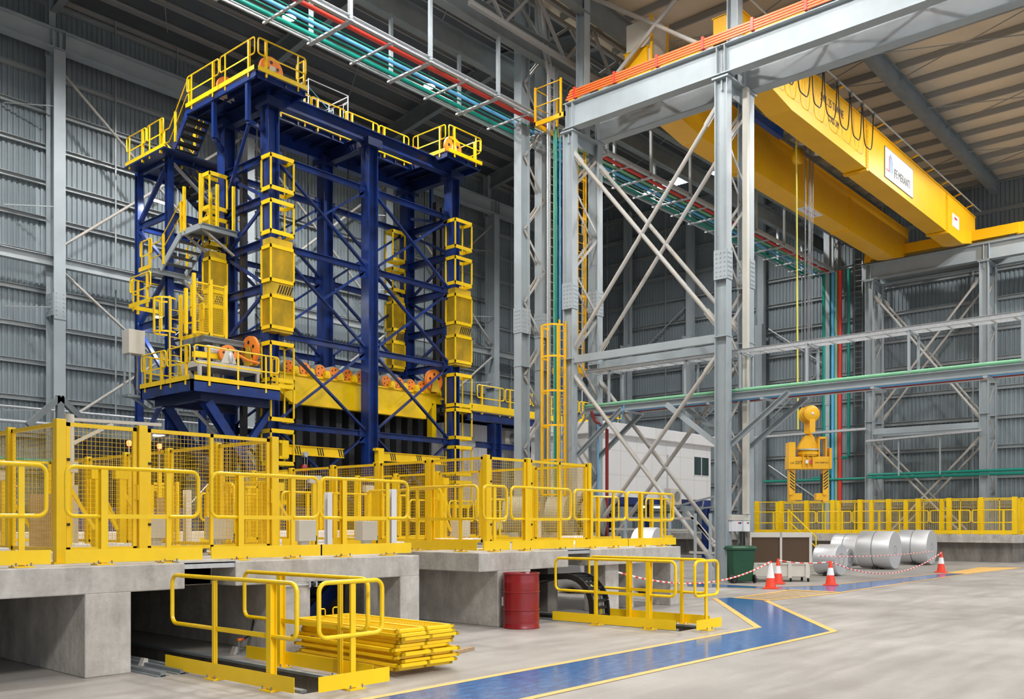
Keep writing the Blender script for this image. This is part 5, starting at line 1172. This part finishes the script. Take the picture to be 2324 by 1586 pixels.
# ---------------------------------------------------------------- stack of spare mesh panels beside the left pit
pa, pb, pc = Vector((*GP(902,1521,.08), 0)), Vector((*GP(1033,1502,.08), 0)), Vector((*GP(707,1478,.08), 0))
e1 = (pb-pa); L1 = e1.length; e1.normalize(); e2 = (pc-pa); L2 = e2.length; e2.normalize()
e2 = (e2-e1*e2.dot(e1)).normalized(); L2 = (pc-pa).dot(e2)
ang = math.atan2(e1.y, e1.x)
for dy in (.25, L2-.35):
    t0 = MB().box((.1,dy,0),(L1-.1,dy+.09,.07)).build('timber_batten', 'wood'); t0.location = pa; t0.rotation_euler = (0,0,ang)
    tag(t0, 'timber batten under the stack of yellow panels, %s one' % ('near' if dy < .3 else 'far'), 'timber', 'battens under the panel stack')
random.seed(3); H = .07; nP = 11
pos_w = ['lowest','second from the bottom','third from the bottom','fourth from the bottom','fifth from the bottom','middle','fifth from the top','fourth from the top','third from the top','second from the top','topmost, its wire mesh and handles showing']
for i in range(nP):
    h = .036; ox, oy = random.uniform(-.05,.05), random.uniform(-.07,.05); o = pa+e1*ox+e2*oy
    lx, ly = L1*random.uniform(.96,1.02), L2*random.uniform(.98,1.02)
    t = thing('spare_fence_panel', 'yellow framed mesh panel lying in the stack, '+pos_w[i], 'fence panel', (o.x,o.y,H), ang+random.uniform(-.012,.012), 'stacked spare fence panels')
    m = MB(); f = .05
    m.box((0,0,0),(lx,f,h)).box((0,ly-f,0),(lx,ly,h)).box((0,0,0),(f,ly,h)).box((lx-f,0,0),(lx,ly,h)).box((lx*.5-f/2,0,0),(lx*.5+f/2,ly,h))
    m.build('frame', 'yellow', t, bevel=.003); m = MB()
    if i == nP-1 or i % 2 == 0:
        nx, ny = int(lx/.05), int(ly/.05)
        for k in range(1, nx): x = k*lx/nx; m.box((x-.0025,f,h*.5),(x+.0025,ly-f,h*.5+.005))
        for k in range(1, ny): y = k*ly/ny; m.box((f,y-.0025,h*.5),(lx-f,y+.0025,h*.5+.005))
        m.build('wire_mesh', 'yellow', t)
    if i == nP-1:
        for (hx, hy) in ((.30*lx,ly*.93),(.62*lx,ly*.97),(.05*lx,ly*.55)):
            MB().path([(hx,hy,h),(hx,hy,h+.08),(hx+.015,hy,h+.095),(hx+.085,hy,h+.095),(hx+.1,hy,h+.08),(hx+.1,hy,h)], .008, 6).build('handle', 'yellow', t)
    H += h+(.002 if i % 2 else .006)
pk0, pk1 = GP(1030,1481,.02), GP(1072,1471,.02)
tag(MB().bar((pk0[0],pk0[1],.022),(pk1[0],pk1[1],.022),.07,.04).build('timber_offcut','wood'), 'short timber offcut on the floor right of the yellow panel stack', 'timber')
# ---------------------------------------------------------------- red drum
dx, dy = GP(1183,1424)
t = thing('oil_drum', 'dark red steel drum standing in front of the platform pillar', 'drum', (dx,dy,0)); R = .292
prof = [(R-.008,0),(R+.004,.005),(R+.004,.02),(R-.004,.03)]
def beads(z0, z1, n, a=.006):
    out = []
    for k in range(n):
        z = z0+(z1-z0)*k/n; dz = (z1-z0)/n; out += [(R-.004,z),(R-.004+a,z+dz*.5)]
    return out+[(R-.004,z1)]
prof += beads(.11,.24,4,.004)+[(R-.004,.285),(R+.008,.293),(R+.008,.303),(R-.004,.311),(R-.002,.565),(R+.008,.573),(R+.008,.583),(R-.004,.591)]+beads(.62,.74,4,.004)+[(R-.006,.85),(R+.005,.862),(R+.005,.88),(R-.008,.88),(R-.012,.862),(0,.86)]
MB().lathe((0,0,0),(0,0,1),prof,40).build('body', 'red', t)
MB().lathe((-.05,-.17,.86),(0,0,1),[(0,.03),(.035,.03),(.04,.0)],12).build('bung', 'galv', t)
MB().cbox((-.65*.292,.76*.292,.42),(.03,.03,.14)).build('label_plate', 'film', t)
# ---------------------------------------------------------------- pit contents: blocks, hose valve, rails
for (px, py, lb) in ((324,1512,'small pale concrete block on the floor rails right of the first pillar'),(532,1484,'small pale concrete block beside the red hose valve')):
    x, y = GP(px, py); m = MB().prism([(x-.045,y-.04,0),(x+.045,y-.04,0),(x+.045,y-.04,.09),(x+.0,y-.04,.10),(x-.02,y-.04,.05)],(0,1,0),.08); tag(m.build('concrete_block','conc'), lb, 'block')
x, y = GP(542,1484)
t = thing('hose_valve', 'small valve stand with an orange cap and black hose in the left pit opening', 'valve', (x,y,0))
MB().tube((x,y,0),(x,y,.17),.012,8).box((x-.03,y-.03,0),(x+.03,y+.03,.012)).build('stand', 'dsteel', t, True)
MB().tube((x-.02,y,.18),(x+.03,y,.18),.02,8).build('valve_cap', 'orange', t, True); MB().tube((x+.03,y,.18),(x+.07,y,.185),.018,8).build('coupling', 'redpipe', t, True)
MB().path([(x+.07,y,.185),(x+.3,y+.2,.2),(x+.45,y+.3,.5),(x+.42,y+.35,.85)], .016, 6).build('hose', 'black', t, True)
x, y = XY(650,Y0), Y0-.03
t = thing('conduit', 'short galvanised conduit clamped across the concrete pillar with a black hose end', 'conduit', (6.95,y,.85))
MB().tube((XY(645,y),y,.86),(XY(702,y),y,.87),.013,8).build('tube', 'galv', t, True)
for px in (701,716): MB().box((XY(px,y)-.01,y-.03,.835),(XY(px,y)+.01,y+.03,.905)).build('clamp', 'galv', t, True)
MB().tube((XY(702,y),y,.87),(XY(726,y),y,.865),.018,8).build('hose_end', 'black', t, True)
# blue steel stair under the platform
bs = thing('steel_stair', 'dark blue steel stair with a yellow rail in the gap under the platform', 'stairs', (8.9,12.3,0))
flight(bs, (8.95,12.3,0.05), (10.25,12.3,1.15), (0,.8,0), 5, 'blue', 'blue', depth=.24, th=.03)
MB().box((8.9,12.28,0),(9.1,13.12,.3)).build('foot', 'blue', bs, True)
MB().tube((9.35,13.2,0),(9.35,13.2,.9),.025,8).build('handrail', 'yrail', bs, True)
# ---------------------------------------------------------------- drag chain in the right pit
dc = thing('drag_chain', 'black cable drag chain curling down into the right floor pit', 'cable chain', (12.8,9.2,0))
path = []; 
for k in range(16): path.append((12.6-.2*k/15+.0, .18+0*k))
P = [(13.6,.06),(12.6,.18),(11.6,.38),(10.8,.60),(10.3,.72)]+[(9.75+.52*math.sin(a)*-1+.0, .24+.52*math.cos(a)) for a in [i*PI*.5/7 for i in range(8)]]+[(9.22,.1),(9.22,-.1)]
pts = []
for i in range(len(P)-1):
    n = max(1, int(math.dist(P[i],P[i+1])/.11))
    for k in range(n): pts.append((P[i][0]+(P[i+1][0]-P[i][0])*k/n, P[i][1]+(P[i+1][1]-P[i][1])*k/n))
pts.append(P[-1])
for s, x in (('l',12.58),('r',13.02)):
    m = MB()
    for i in range(len(pts)-1):
        (ya_, za_), (yb_, zb_) = pts[i], pts[i+1]; m.bar((x,ya_,za_),(x,yb_,zb_),.03,.10,up=(1,0,0) if False else Z3 if abs(zb_-za_) < abs(yb_-ya_) else (0,1,0))
    m.build('side_link_band', 'black', dc, True)
for i in range(len(pts)): MB().bar((12.58,*pts[i]),(13.02,*pts[i]),.04,.05).build('cross_link', 'black', dc, True)
m = MB()
for k in range(3): m.path([(12.68+k*.12,p[0],p[1]-.03) for p in pts[::2]], .018, 6)
m.build('cables', 'dsteel', dc, True)
# ---------------------------------------------------------------- wheelie bin
bx, by = GP(1680,1322)
wb = thing('wheelie_bin', 'dark green wheelie bin with a closed lid beside the lattice column', 'bin', (bx,by,0), TH-PI/2+.12)
def taper(name, w0, d0, w1, d1, z0, z1, m, par, oy=0, bevel=.02):
    return MB().add([(-w0/2,-d0/2+oy,z0),(w0/2,-d0/2+oy,z0),(w0/2,d0/2+oy,z0),(-w0/2,d0/2+oy,z0),(-w1/2,-d1/2+oy,z1),(w1/2,-d1/2+oy,z1),(w1/2,d1/2+oy,z1),(-w1/2,d1/2+oy,z1)],
        [(0,3,2,1),(4,5,6,7),(0,1,5,4),(1,2,6,5),(2,3,7,6),(3,0,4,7)]).build(name, m, par, bevel=bevel)
taper('body', .56, .42, .68, .58, .05, .93, 'dkgreen', wb); taper('rim', .74, .64, .76, .66, .93, .975, 'dkgreen', wb, bevel=.01)
ld = taper('lid', .76, .68, .66, .56, .975, 1.05, 'dkgreen', wb); MB().tube((-.3,.36,1.0),(.3,.36,1.0),.02,8).build('grip', 'dkgreen', ld)
for x in (-.33,.33): 
    w = MB().lathe((x-.03,-.14 if False else -.22,.12),(1,0,0),[(0,0),(.09,0),(.12,.01),(.12,.05),(.09,.06),(0,.06)],20).build('wheel', 'black', wb)
wb2 = MB().lathe((-.30,-.27,.12),(0,1,0),[(0,0),(.05,0),(.07,-.012),(.12,-.012),(.12,.05),(0,.05)],22).build('wheel', 'black', wb)
# ---------------------------------------------------------------- evaporative cooler on castors
kx, ky = GP(1772,1320)
ac = thing('air_cooler', 'large beige evaporative cooler with two brown pads on castors', 'air cooler', (kx,ky,0), TH-PI/2-.02)
wC, hC = 1.78, 1.30; z0 = .12
MB().box((-wC/2+.1,-.0,z0+.02),(wC/2-.05,.6,z0+.42)).build('water_tank', 'beige', ac, bevel=.02)
for x in (-.75,-.2,.25,.75): MB().box((x-.05,-.04,z0),(x+.05,.02,z0+.42)).build('tank_rib', 'beige', ac)
MB().box((-wC/2,-.02,z0+.40),(-wC/2+.05,.65,z0+hC)).box((wC/2-.08,-.02,z0+.40),(wC/2,.65,z0+hC)).box((-.03,-.03,z0+.40),(.03,.05,z0+hC)).box((-wC/2,-.03,z0+hC-.14),(wC/2,.65,z0+hC)).box((-wC/2,.5,z0+.4),(wC/2,.65,z0+hC)).box((-wC/2,-.03,z0+.38),(wC/2,.65,z0+.43)).build('housing', 'beige', ac)
for (a, b) in ((-wC/2+.05,-.03),(.03,wC/2-.08)):
    m = MB().box((a,.02,z0+.43),(b,.12,z0+hC-.14)); 
    for k in range(34): z = z0+.44+k*.0212; m.box((a,.0,z),(b,.02,z+.009))
    m.build('cooling_pad', 'brown', ac)
m = MB()
for k in range(16): m.box((wC/2,.05,z0+.46+k*.05),(wC/2+.015,.6,z0+.49+k*.05))
m.build('side_louvre', 'beige', ac)
for (x, y) in ((-.75,.05),(-.05,.05),(.3,.05),(.8,.05),(-.7,.5),(.75,.5)):
    c = MB().lathe((x-.02,y,.055),(1,0,0),[(0,0),(.055,0),(.055,.04),(0,.04)],16).build('castor', 'black', ac); MB().box((x-.03,y-.02,.09),(x+.03,y+.02,z0+.03)).build('fork', 'galv', c)
# ---------------------------------------------------------------- power boxes on the lattice column
t = thing('power_box', 'two pale grey switch boxes with a beige trunking mounted on the lattice column', 'switch box', (24.9,YK3-.5,1.6))
bxY = YK3-.32
def fbox(px0, px1, py0, py1, Y, dep, name, m, par=t, bevel=.008):
    a, b = XY(px0, Y), XY(px1, Y); return MB().box((a,Y,ZP(py1,(a+b)/2,Y)),(b,Y+dep,ZP(py0,(a+b)/2,Y))).build(name, m, par, True, bevel=bevel)
fbox(1662,1703,1168,1181,bxY,.2,'trunking','beige'); 
for (a, b) in ((1663,1685),(1687,1702)):
    q = fbox(a,b,1182,1206,bxY,.2,'switch_box','white'); fbox(a+(b-a)*.55,b-3,1185,1188,bxY-.006,.01,'logo_mark','redpipe',q,0); fbox(a+(b-a)*.72,b-2,1185,1189,bxY-.006,.008,'logo_mark','lblue',q,0)
MB().box((XY(1694,bxY)-.06,bxY-.05,1.95),(XY(1694,bxY)+.10,bxY+.1,14.4)).build('trunking', 'beige', t, True)
MB().path([(XY(1685,bxY),bxY+.05,1.45),(XY(1683,bxY),bxY+.0,.9),(XY(1675,bxY),bxY-.2,.5),(XY(1672,bxY),bxY-.1,.02)], .03, 6).path([(XY(1692,bxY),bxY+.05,1.45),(XY(1690,bxY),bxY+.0,.7),(XY(1682,bxY),bxY-.1,.3),(XY(1680,bxY),bxY-.05,.02)], .03, 6).build('cable', 'black', t, True)
# ---------------------------------------------------------------- aluminium coils
def coil(label, px, py, D, L, hole=.25, brown=False, core=None, axis=(.0,-1,0), group='aluminium coils on the floor', strap=True, z=None, yb=None):
    x, y = GP(px, py) if z is None else z; ax = Vector(axis).normalized(); r = D/2
    t = thing('metal_coil', label, 'coil', (x,y,0), 0, group); c = Vector((x,y,r+.03))-ax*(L/2); rh = r*hole
    MB().lathe(c, ax, [(rh,0),(r-.01,0),(r,.02),(r,L-.02),(r-.01,L)], 48).build('wound_sheet', 'alu', t, True)
    m = MB(); c2 = c+ax*L; ref = ax.cross(Z3).normalized(); up = ref.cross(ax)
    n = 48; vs = []; 
    for k in range(n): an = 2*PI*k/n; d = ref*math.cos(an)+Z3*math.sin(an); vs += [c2+d*(r-.01)+ax*.002, c2+d*rh+ax*.002]
    m.add(vs, [(2*k,2*((k+1) % n),2*((k+1) % n)+1,2*k+1) for k in range(n)]).build('coil_face', 'coilend', t, True)
    MB().lathe(c2-ax*.35, ax, [(0,0),(rh,.0),(rh,.352),(rh*.86,.352),(rh*.86,.02)], 28).build('core', 'wood' if brown else 'dsteel', t, True)
    if strap: MB().lathe(c+ax*L*.46, ax, [(r+.001,0),(r+.004,0),(r+.004,.03),(r+.001,.03)], 48).build('strap', 'dsteel', t, True)
    for s in (-1, 1): MB().cbox((x+ref.x*s*r*.55, y+ref.y*s*r*.55, .05), (.16,.16,.1)).build('chock', 'black', t, True)
coil('shiny aluminium coil with a brown core, nearest one right of the cooler', 1884, 1306, .98, .75, .42, True, axis=(-.05,-1,0), strap=False)
coil('small aluminium coil squeezed between two larger coils', 1914, 1290, .72, .5, .5, axis=(0,-1,0), strap=False)
coil('strapped aluminium coil at the back left of the row of big coils', 1924, 1283, 1.2, 1.0, .25)
coil('biggest shiny aluminium coil in the middle of the row, strapped once', 1994, 1291, 1.38, 1.2, .22)
coil('strapped aluminium coil at the right end of the row', 2080, 1281, 1.40, 1.2, .22)
coil('large metal coil standing on edge behind the right end of the platform', 0, 0, 1.55, .5, .28, axis=(.3,-1,0), z=(18.6,12.0), group='coils behind the platform', strap=False)
coil('pale coil glimpsed between the platform pillars', 0, 0, 1.35, .9, .3, axis=(.1,-1,0), z=(18.0,13.6), group='coils behind the platform', strap=False)
for i, (x, y, z_, r) in enumerate(((24.2,17.6,1.9,.62),(22.6,17.8,1.9,.62),(23.6,16.6,.65,.55),(21.2,18.3,1.9,.6))):
    t = thing('cable_drum', 'grey ribbed cable drum stored under the white office, '+['upper right one with blue ties','upper middle one','lower one','upper left one'][i], 'drum', (x,y,0), 0, 'ribbed drums under the office'); ax = Vector((.4,-1,0)).normalized()
    prof = [(r*.55,0)]
    for k in range(5): prof += [(r*.98,.02+k*.13),(r,.06+k*.13),(r*.98,.12+k*.13)]
    prof += [(r*.55,.7)]
    MB().lathe(Vector((x,y,z_))-ax*.35, ax, prof, 32).build('wound_tube', 'rubgrey', t, True)
    MB().lathe(Vector((x,y,z_))+ax*.36, ax, [(r*.5,-.1),(r*.55,0),(r*.35,.0)], 28).build('hub', 'dsteel', t, True)
    if z_ > 1:
        for s in (-.4,.4): MB().box((x+s-.05,y-.3,0),(x+s+.05,y+.3,z_-r*.8)).build('stand', 'steel', t, True)
# grey steel rack / stair frame between the platform end and the column
t = thing('access_stair', 'grey steel stair frame with sloping rails between the platform end and the column', 'stairs', (20.5,15.6,0))
A = lambda px, py, X: (X, YX(px, X), ZP(py, X, YX(px, X)))
for X in (21.5, 22.6):
    for (p, q) in (((1385,1176),(1578,1176)),((1385,1200),(1560,1203)),((1560,1162),(1622,1232)),((1585,1190),(1622,1240)),((1565,1253),(1620,1255)),((1560,1308),(1610,1310))):
        MB().bar(A(*p,X),A(*q,X),.05,.06).build('rail', 'steel2', t, True)
    for px in (1392,1420,1455,1520,1578,1612): y = YX(px, X); MB().box((X-.03,y-.03,0),(X+.03,y+.03,ZP(1165,X,y))).build('post', 'steel', t, True)
t = thing('truss_arm', 'light grey lattice arm sloping up in front of the white office foot', 'truss', (30,17,2.6))
MB().bar(A(1530,1150,28),A(1638,1122,28),.06,.06).bar(A(1530,1160,28),A(1638,1148,28),.06,.06).build('chord', 'steel', t, True)
for k in range(4):
    p = 1545+k*24; MB().bar(A(p,1157,28),A(p+4,1146-k*5,28),.04,.04).build('strut', 'steel', t, True)
# red and white barrier tape, cones
def cone(px, py, h, label, wide=.36, bands=1):
    x, y = GP(px, py); t = thing('traffic_cone', label, 'cone', (x,y,0), 0.3, 'traffic cones'); s = h/.72
    MB().box((-wide/2,-wide/2,0),(wide/2,wide/2,.035)).build('base', 'cone', t, bevel=.01)
    zb = [(0.145,.03),(.115,.18*s),(.1145,.30*s),(.072,.50*s),(.0715,.50*s),(.028,h)]
    r = lambda z: .145*(1-z/h)+.030*(z/h)
    b = MB().lathe((0,0,0),(0,0,1),[(r(.03),.03),(r(h),h),(r(h)*.5,h+.003),(0,h+.003)],24).build('cone_body', 'cone', t)
    za, zc = (.42*h,.72*h) if bands == 1 else (.40*h,.95*h)
    MB().lathe((0,0,0),(0,0,1),[(r(za)+.002,za),(r(zc)+.002,zc)],24).build('reflective_band', 'conew', b)
    return (x, y, h)
c1 = cone(1749,1336,.70,'red traffic cone with a tall white top, nearest one by the zebra marking', bands=2)
c2 = cone(1766,1325,.70,'red traffic cone with a white band, just behind the white-topped one')
c3 = cone(1885,1328,.66,'red traffic cone with a white band, standing before the coil with the brown core')
c4 = cone(2136,1299,.72,'red traffic cone with a white band, at the right end of the tape', .42)
def tape(a, b, sag, label, r=.018):
    a, b = Vector(a), Vector(b); n = max(12, int((b-a).length/.13)); P = [a.lerp(b, i/n)-Z3*(sag*4*(i/n)*(1-i/n)) for i in range(n+1)]
    t = thing('barrier_tape', label, 'barrier tape', a, 0, 'red and white barrier tapes')
    mr, mw = MB(), MB()
    for i in range(n): (mr if i % 2 else mw).tube(P[i], P[i+1], r, 6)
    mr.build('red_section', 'cone', t, True); mw.build('white_section', 'conew', t, True)
tape((13.9,9.6,.78),(c1[0],c1[1],.70),.36,'red and white tape sagging from the right pit rail to the first cone')
tape((c2[0],c2[1],.66),(c3[0],c3[1],.64),.06,'red and white tape between the second and third cones')
tape((c3[0],c3[1],.64),(c4[0],c4[1],.68),.50,'red and white tape sagging low between the third and last cones')
tape((c3[0]+.3,c3[1]+.5,.78),(c4[0]-.3,c4[1]+.2,.74),.08,'red and white tape stretched straight behind the low one', .013)
# ---------------------------------------------------------------- white office on blue legs
OY = 22.9; ox0, ox1 = XY(1358, OY), XY(1613, OY); of = thing('site_office', 'white panelled office cabin raised on blue steel legs behind the columns', 'cabin', (ox0,OY,0))
zt, zb = 6.0, 2.85
MB().box((ox0,OY,zb),(ox1,OY+3.7,zt-.45)).build('wall_panel', 'white', of, True)
MB().box((ox0-.25,OY-.3,zt-.5),(ox1+.3,OY+3.8,zt)).build('roof_fascia', 'white', of, True, bevel=.02)
m = MB(); x = ox0+.4
while x < ox1: m.box((x-.008,OY-.004,zb),(x+.008,OY+.001,zt-.5)); x += 1.25
for z in (zb+.95, zb+2.0): m.box((ox0,OY-.004,z-.008),(ox1,OY+.001,z+.008))
m.build('panel_joint', 'beige', of, True)
m = MB(); x = ox0+.8
while x < ox1: m.box((x-.006,OY-.304,zt-.5),(x+.006,OY-.299,zt)); x += 1.6
m.build('fascia_joint', 'beige', of, True)
wa, wb_ = XY(1573,OY), XY(1608,OY); w = MB().box((wa,OY-.03,ZP(1082,wb_,OY)),(wb_,OY+.01,ZP(1038,wb_,OY))).build('window', 'white', of, True)
wm = (wa+wb_)/2; za_, zb_ = ZP(1080,wb_,OY), ZP(1040,wb_,OY)
for (a, b) in ((wa+.06,wm-.04),(wm+.04,wb_-.06)): MB().box((a,OY-.04,za_),(b,OY-.03,zb_)).build('pane', 'glass', w, True)
wa, wb_ = OY+1.2, OY+3.2; w = MB().box((ox0-.03,wa,3.7),(ox0+.01,wb_,4.9)).build('window', 'white', of, True)
for k in range(3): a = wa+(wb_-wa)*k/3+.06; MB().box((ox0-.04,a,3.78),(ox0-.03,a+(wb_-wa)/3-.12,4.82)).build('pane', 'lwin', w, True)
MB().box((ox0,OY,zb-.3),(ox1,OY+.2,zb)).box((ox0,OY+3.4,zb-.3),(ox1,OY+3.6,zb)).build('base_beam', 'blue', of, True)
for px in (1366, 1480, 1608): x = XY(px, OY); MB().ibeam((x,OY+.15,0),(x,OY+.15,zb-.3),.3,.3,.02,.02,up=(1,0,0)).build('leg', 'blue', of, True)
ac_unit('white air conditioner unit hanging at the foot of the raised office', XY(1520,OY-.3), OY-.3, 2.55, .95, .75)
tag(MB().box((XY(1519,OY-.1)-.04,OY-.1,3.3),(XY(1519,OY-.1)+.04,OY-.02,4.9)).build('duct','white'), 'narrow white duct running up the office wall above the air conditioner', 'duct')
t = thing('strip_light', 'bright strip lights under the raised white office', 'lamp', (XY(1480,24),24,2.5)); x = XY(1470,24)
MB().bar((x-.5,24,2.48),(x+1.0,24,2.48),.15,.08).build('tube', 'tube', t, True)
t = thing('storage_shelf', 'dark storage racks with machines in the shade under the white office', 'shelf', (29,26,0))
for k in range(6): MB().box((28+k*2,26.5,0),(28.1+k*2,27.5,2.4)).build('post', 'blue2', t, True)
for z in (.6, 1.4, 2.2): MB().box((28,26.5,z),(38.2,27.5,z+.06)).build('shelf', 'dsteel', t, True)
for k in range(9): MB().box((28.3+k*1.1,26.6,.66+(k % 2)*.8),(29.0+k*1.1,27.3,1.1+(k % 2)*.8)).build('machine', ['dsteel','white','redpipe','beige'][k % 4], t, True)
# ---------------------------------------------------------------- things standing on the front platform
def ctrl(px, py, Y, label, w=.34, h=.34, m='beige'):
    x = XY(px, Y); z = ZP(py, x, Y); t = thing('control_box', label, 'control box', (x,Y,Z1), 0, 'beige control boxes on posts')
    MB().box((x-w/2,Y-.1,z-h/2),(x+w/2,Y+.12,z+h/2)).build('box', m, t, True, bevel=.008)
    MB().box((x-.08,Y-.04,Z1),(x+.08,Y+.06,z-h/2)).build('post', m, t, True)
    MB().path([(x+w/2,Y,z-.02),(x+w/2+.06,Y-.02,z-.1),(x+w/2+.04,Y-.02,z-h),(x+w/2,Y,Z1+.02)], .014, 6).build('cable', 'black', t, True)
ctrl(350,1194,12.6,'beige control box on a post inside the left fenced bay, left one'); ctrl(498,1198,12.2,'beige control box behind the second guard rail')
ctrl(690,1204,12.4,'beige control box on a post behind the corner fence post'); ctrl(832,1204,12.6,'beige control box behind the slab corner guard rail')
ctrl(1046,1200,13.2,'beige control box left of the second fenced bay'); ctrl(1207,1201,13.0,'beige control box inside the second fenced bay', .4, .42)
def trough(label, x0, x1, y, h, tilt=0.15):
    t = thing('wrapped_beam', label, 'beam', (x0,y,Z1), 0, 'white wrapped steel parts on the deck')
    MB().prism([(x0,y,Z1+.02),(x1,y,Z1+.02),(x1-.1,y,Z1+h),(x0+tilt,y,Z1+h)], (0,1,0), .5).build('beam_body', 'film', t, True, bevel=.01)
    MB().box((x0+.05,y-.01,Z1+.05),(x1-.05,y,Z1+.1)).build('groove', 'dsteel', t, True)
for i, (px0, px1, y, h) in enumerate(((-60,40,11.9,.17),(60,112,11.6,.13),(148,222,12.0,.20),(245,300,12.2,.20),(300,395,12.6,.18),(455,475,12.4,.10),(560,600,12.6,.14),(645,660,12.6,.1),(905,935,12.4,.14),(1018,1060,11.7,.2),(1062,1120,12.4,.18),(1450,1500,11.2,.10))):
    trough('white film-wrapped machine part lying on the deck, %s from the left' % (ORD[i]), XY(px0,y), XY(px1,y), y, h)
for i, (px, y, lb) in enumerate(((92,14.2,'beside the leftmost tall fence post'),(375,14.6,'far inside the left bay'))):
    x = XY(px, y); tag(MB().box((x-.15,y,Z1),(x+.15,y+.03,Z1+.9)).build('board','wood'), 'brown plywood board standing upright '+lb, 'board', 'plywood boards on the deck')
# narrow bright steel posts with holes
for i, (px, y, lb) in enumerate(((166,13.2,'left of the first mesh panel frame'),(890,10.9,'by the slab corner guard rail'),(745,12.8,'behind the third guard rail'),(610,12.6,'behind the corner fence post'),(425,13.6,'right inside the left bay'))):
    x = XY(px, y); tag(MB().chan((x,y,Z1),(x,y,Z1+1.0),.1,.1,.012,up=(0,1,0)).build('steel_post', 'white' if i != 0 else 'beige'), 'pale perforated steel post standing on the deck, '+lb, 'post', 'pale steel posts on the deck')
# dense yellow stands and light curtains inside the bays
random.seed(11)
gs = 'small yellow stands inside the fenced bays'
pn = ['by the first fence corner','beside the wrapped parts','in the middle of the left bay','at the back of the left bay','close to the right side of the left bay','between the two bays','left of the second bay','inside the second bay near its gate','in the middle of the second bay','at the back of the second bay']
for i, (x, y) in enumerate(((5.2,12.2),(5.9,12.9),(6.6,13.6),(5.4,14.8),(7.0,15.2),(9.2,13.4),(10.6,14.2),(12.6,12.9),(13.6,13.8),(12.9,15.4))):
    t = thing('sensor_stand', 'small yellow sensor stand '+pn[i], 'stand', (x,y,Z1), random.uniform(-.3,.3), gs); h = random.uniform(.9,1.3)
    MB().box((-.05,-.05,0),(.05,.05,h)).build('post', 'yellow', t); MB().cbox((0,0,.01),(.25,.25,.02)).build('base_plate', 'yellow', t)
    MB().box((-.12,-.06,h),(.12,.06,h+.14)).build('head', 'yellow' if i % 3 else 'beige', t)
    MB().bar((.05,0,h*.8),(.35,0,h*.35),.04,.04).build('strut', 'yellow', t)
for i in range(6):
    x = 8.5+i*.62; y = 16.5+(i % 3)*1.4
    fence_panel('yellow machine guard frame between the fenced bays, %s from the left' % ORD[i], (x,y,Z1), 0, .6, 'machine guards between the bays', h=1.25, far=True, cell=.08, endpost=True, w=.07)
# conveyor line behind: pale machine body and blue bases
for i, (x0, x1, y, z0, z1, m, lb) in enumerate(((2.0,16.0,18.6,1.2,1.5,'white','long low pale machine bed at the back of the deck'),(8.2,11.0,19.2,1.5,2.0,'blue','blue machine base behind the fenced bays'),(12.2,15.6,20.4,1.5,2.1,'blue2','dark blue machine housing behind the second bay'),(0.6,5.0,20.2,1.5,2.3,'dsteel','dark machine housing at the far left of the deck'))):
    tag(MB().box((x0,y,1.2),(x1,y+.7,z1)).build('machine_bed', m, bevel=.02), lb, 'machine')
# red beacons
for i, (px, py, y, lb) in enumerate(((293,1005,15.6,'left'),(362,1012,15.8,'right'))):
    x = XY(px, y); z = ZP(py, x, y); t = thing('signal_beacon', 'glowing red beacon on a thin rod behind the left bay, %s one of two' % lb, 'lamp', (x,y,z-.2), 0, 'red signal beacons')
    MB().lathe((x,y,z-.05),(0,0,1),[(0,0),(.035,0),(.045,.07),(.03,.09),(0,.095)],14).build('lens', 'redlamp', t, True)
    MB().tube((x,y,Z1+1.4),(x,y,z-.05),.01,6).build('rod', 'galv', t, True); MB().box((x-.03,y-.03,Z1),(x+.03,y+.03,Z1+1.45)).build('post', 'yellow', t, True)
# cream jib post at the left
jx, jy = XY(157, 13.4), 13.4
t = thing('jib_crane', 'cream painted jib post with a long arm rising behind the leftmost fence panel', 'crane', (jx,jy,Z1))
jz = ZP(940, jx, jy)
MB().lathe((jx,jy,Z1),(0,0,1),[(.066,0),(.066,jz-Z1),(0,jz-Z1+.005)],20).build('post', 'beige', t, True)
x2 = XY(365, jy); MB().bar((jx+.05,jy,ZP(951,jx,jy)),(x2,jy,ZP(964,x2,jy)),.05,.045).build('arm', 'beige', t, True)
x1 = XY(255, jy); MB().bar((jx+.05,jy,ZP(1006,jx,jy)),(x1,jy,ZP(962,x1,jy)),.05,.045).build('strut', 'beige', t, True)
t = thing('roof_frame', 'dark grey triangular frame standing by the left wall behind the cream jib', 'frame', (12.6,33,0)); yy = 34.0
xa, xm, xb_ = XY(62,yy), XY(136,yy), XY(205,yy)
MB().bar((xa,yy,ZP(965,xa,yy)),(xm,yy,ZP(902,xm,yy)),.2,.2).build('rafter', 'dsteel', t, True); MB().bar((xm,yy,ZP(902,xm,yy)),(xb_,yy,ZP(970,xb_,yy)),.2,.2).build('rafter', 'dsteel', t, True)
MB().box((xm-.12,yy-.1,0),(xm+.12,yy+.1,ZP(898,xm,yy))).build('post', 'dsteel', t, True)
for (z, m, lb, r) in ((5.55,'galv','galvanised handrail pipe running level along the left wall',.07),(6.1,'galv','upper galvanised pipe running level along the left wall',.05),(4.1,'teal','dark teal pipe running level along the left wall behind the fence',.09)):
    tag(MB().tube((-4,37.2,z),(30,37.2,z),r,8).build('pipe', m), lb, 'pipe', 'level pipes along the left wall')
for lb, obs in LABELS.items():
    if len(obs) > 1 and not all(o.get('group') for o in obs): print('DUP LABEL', len(obs), lb)
print('OBJECTS', len(bpy.data.objects))
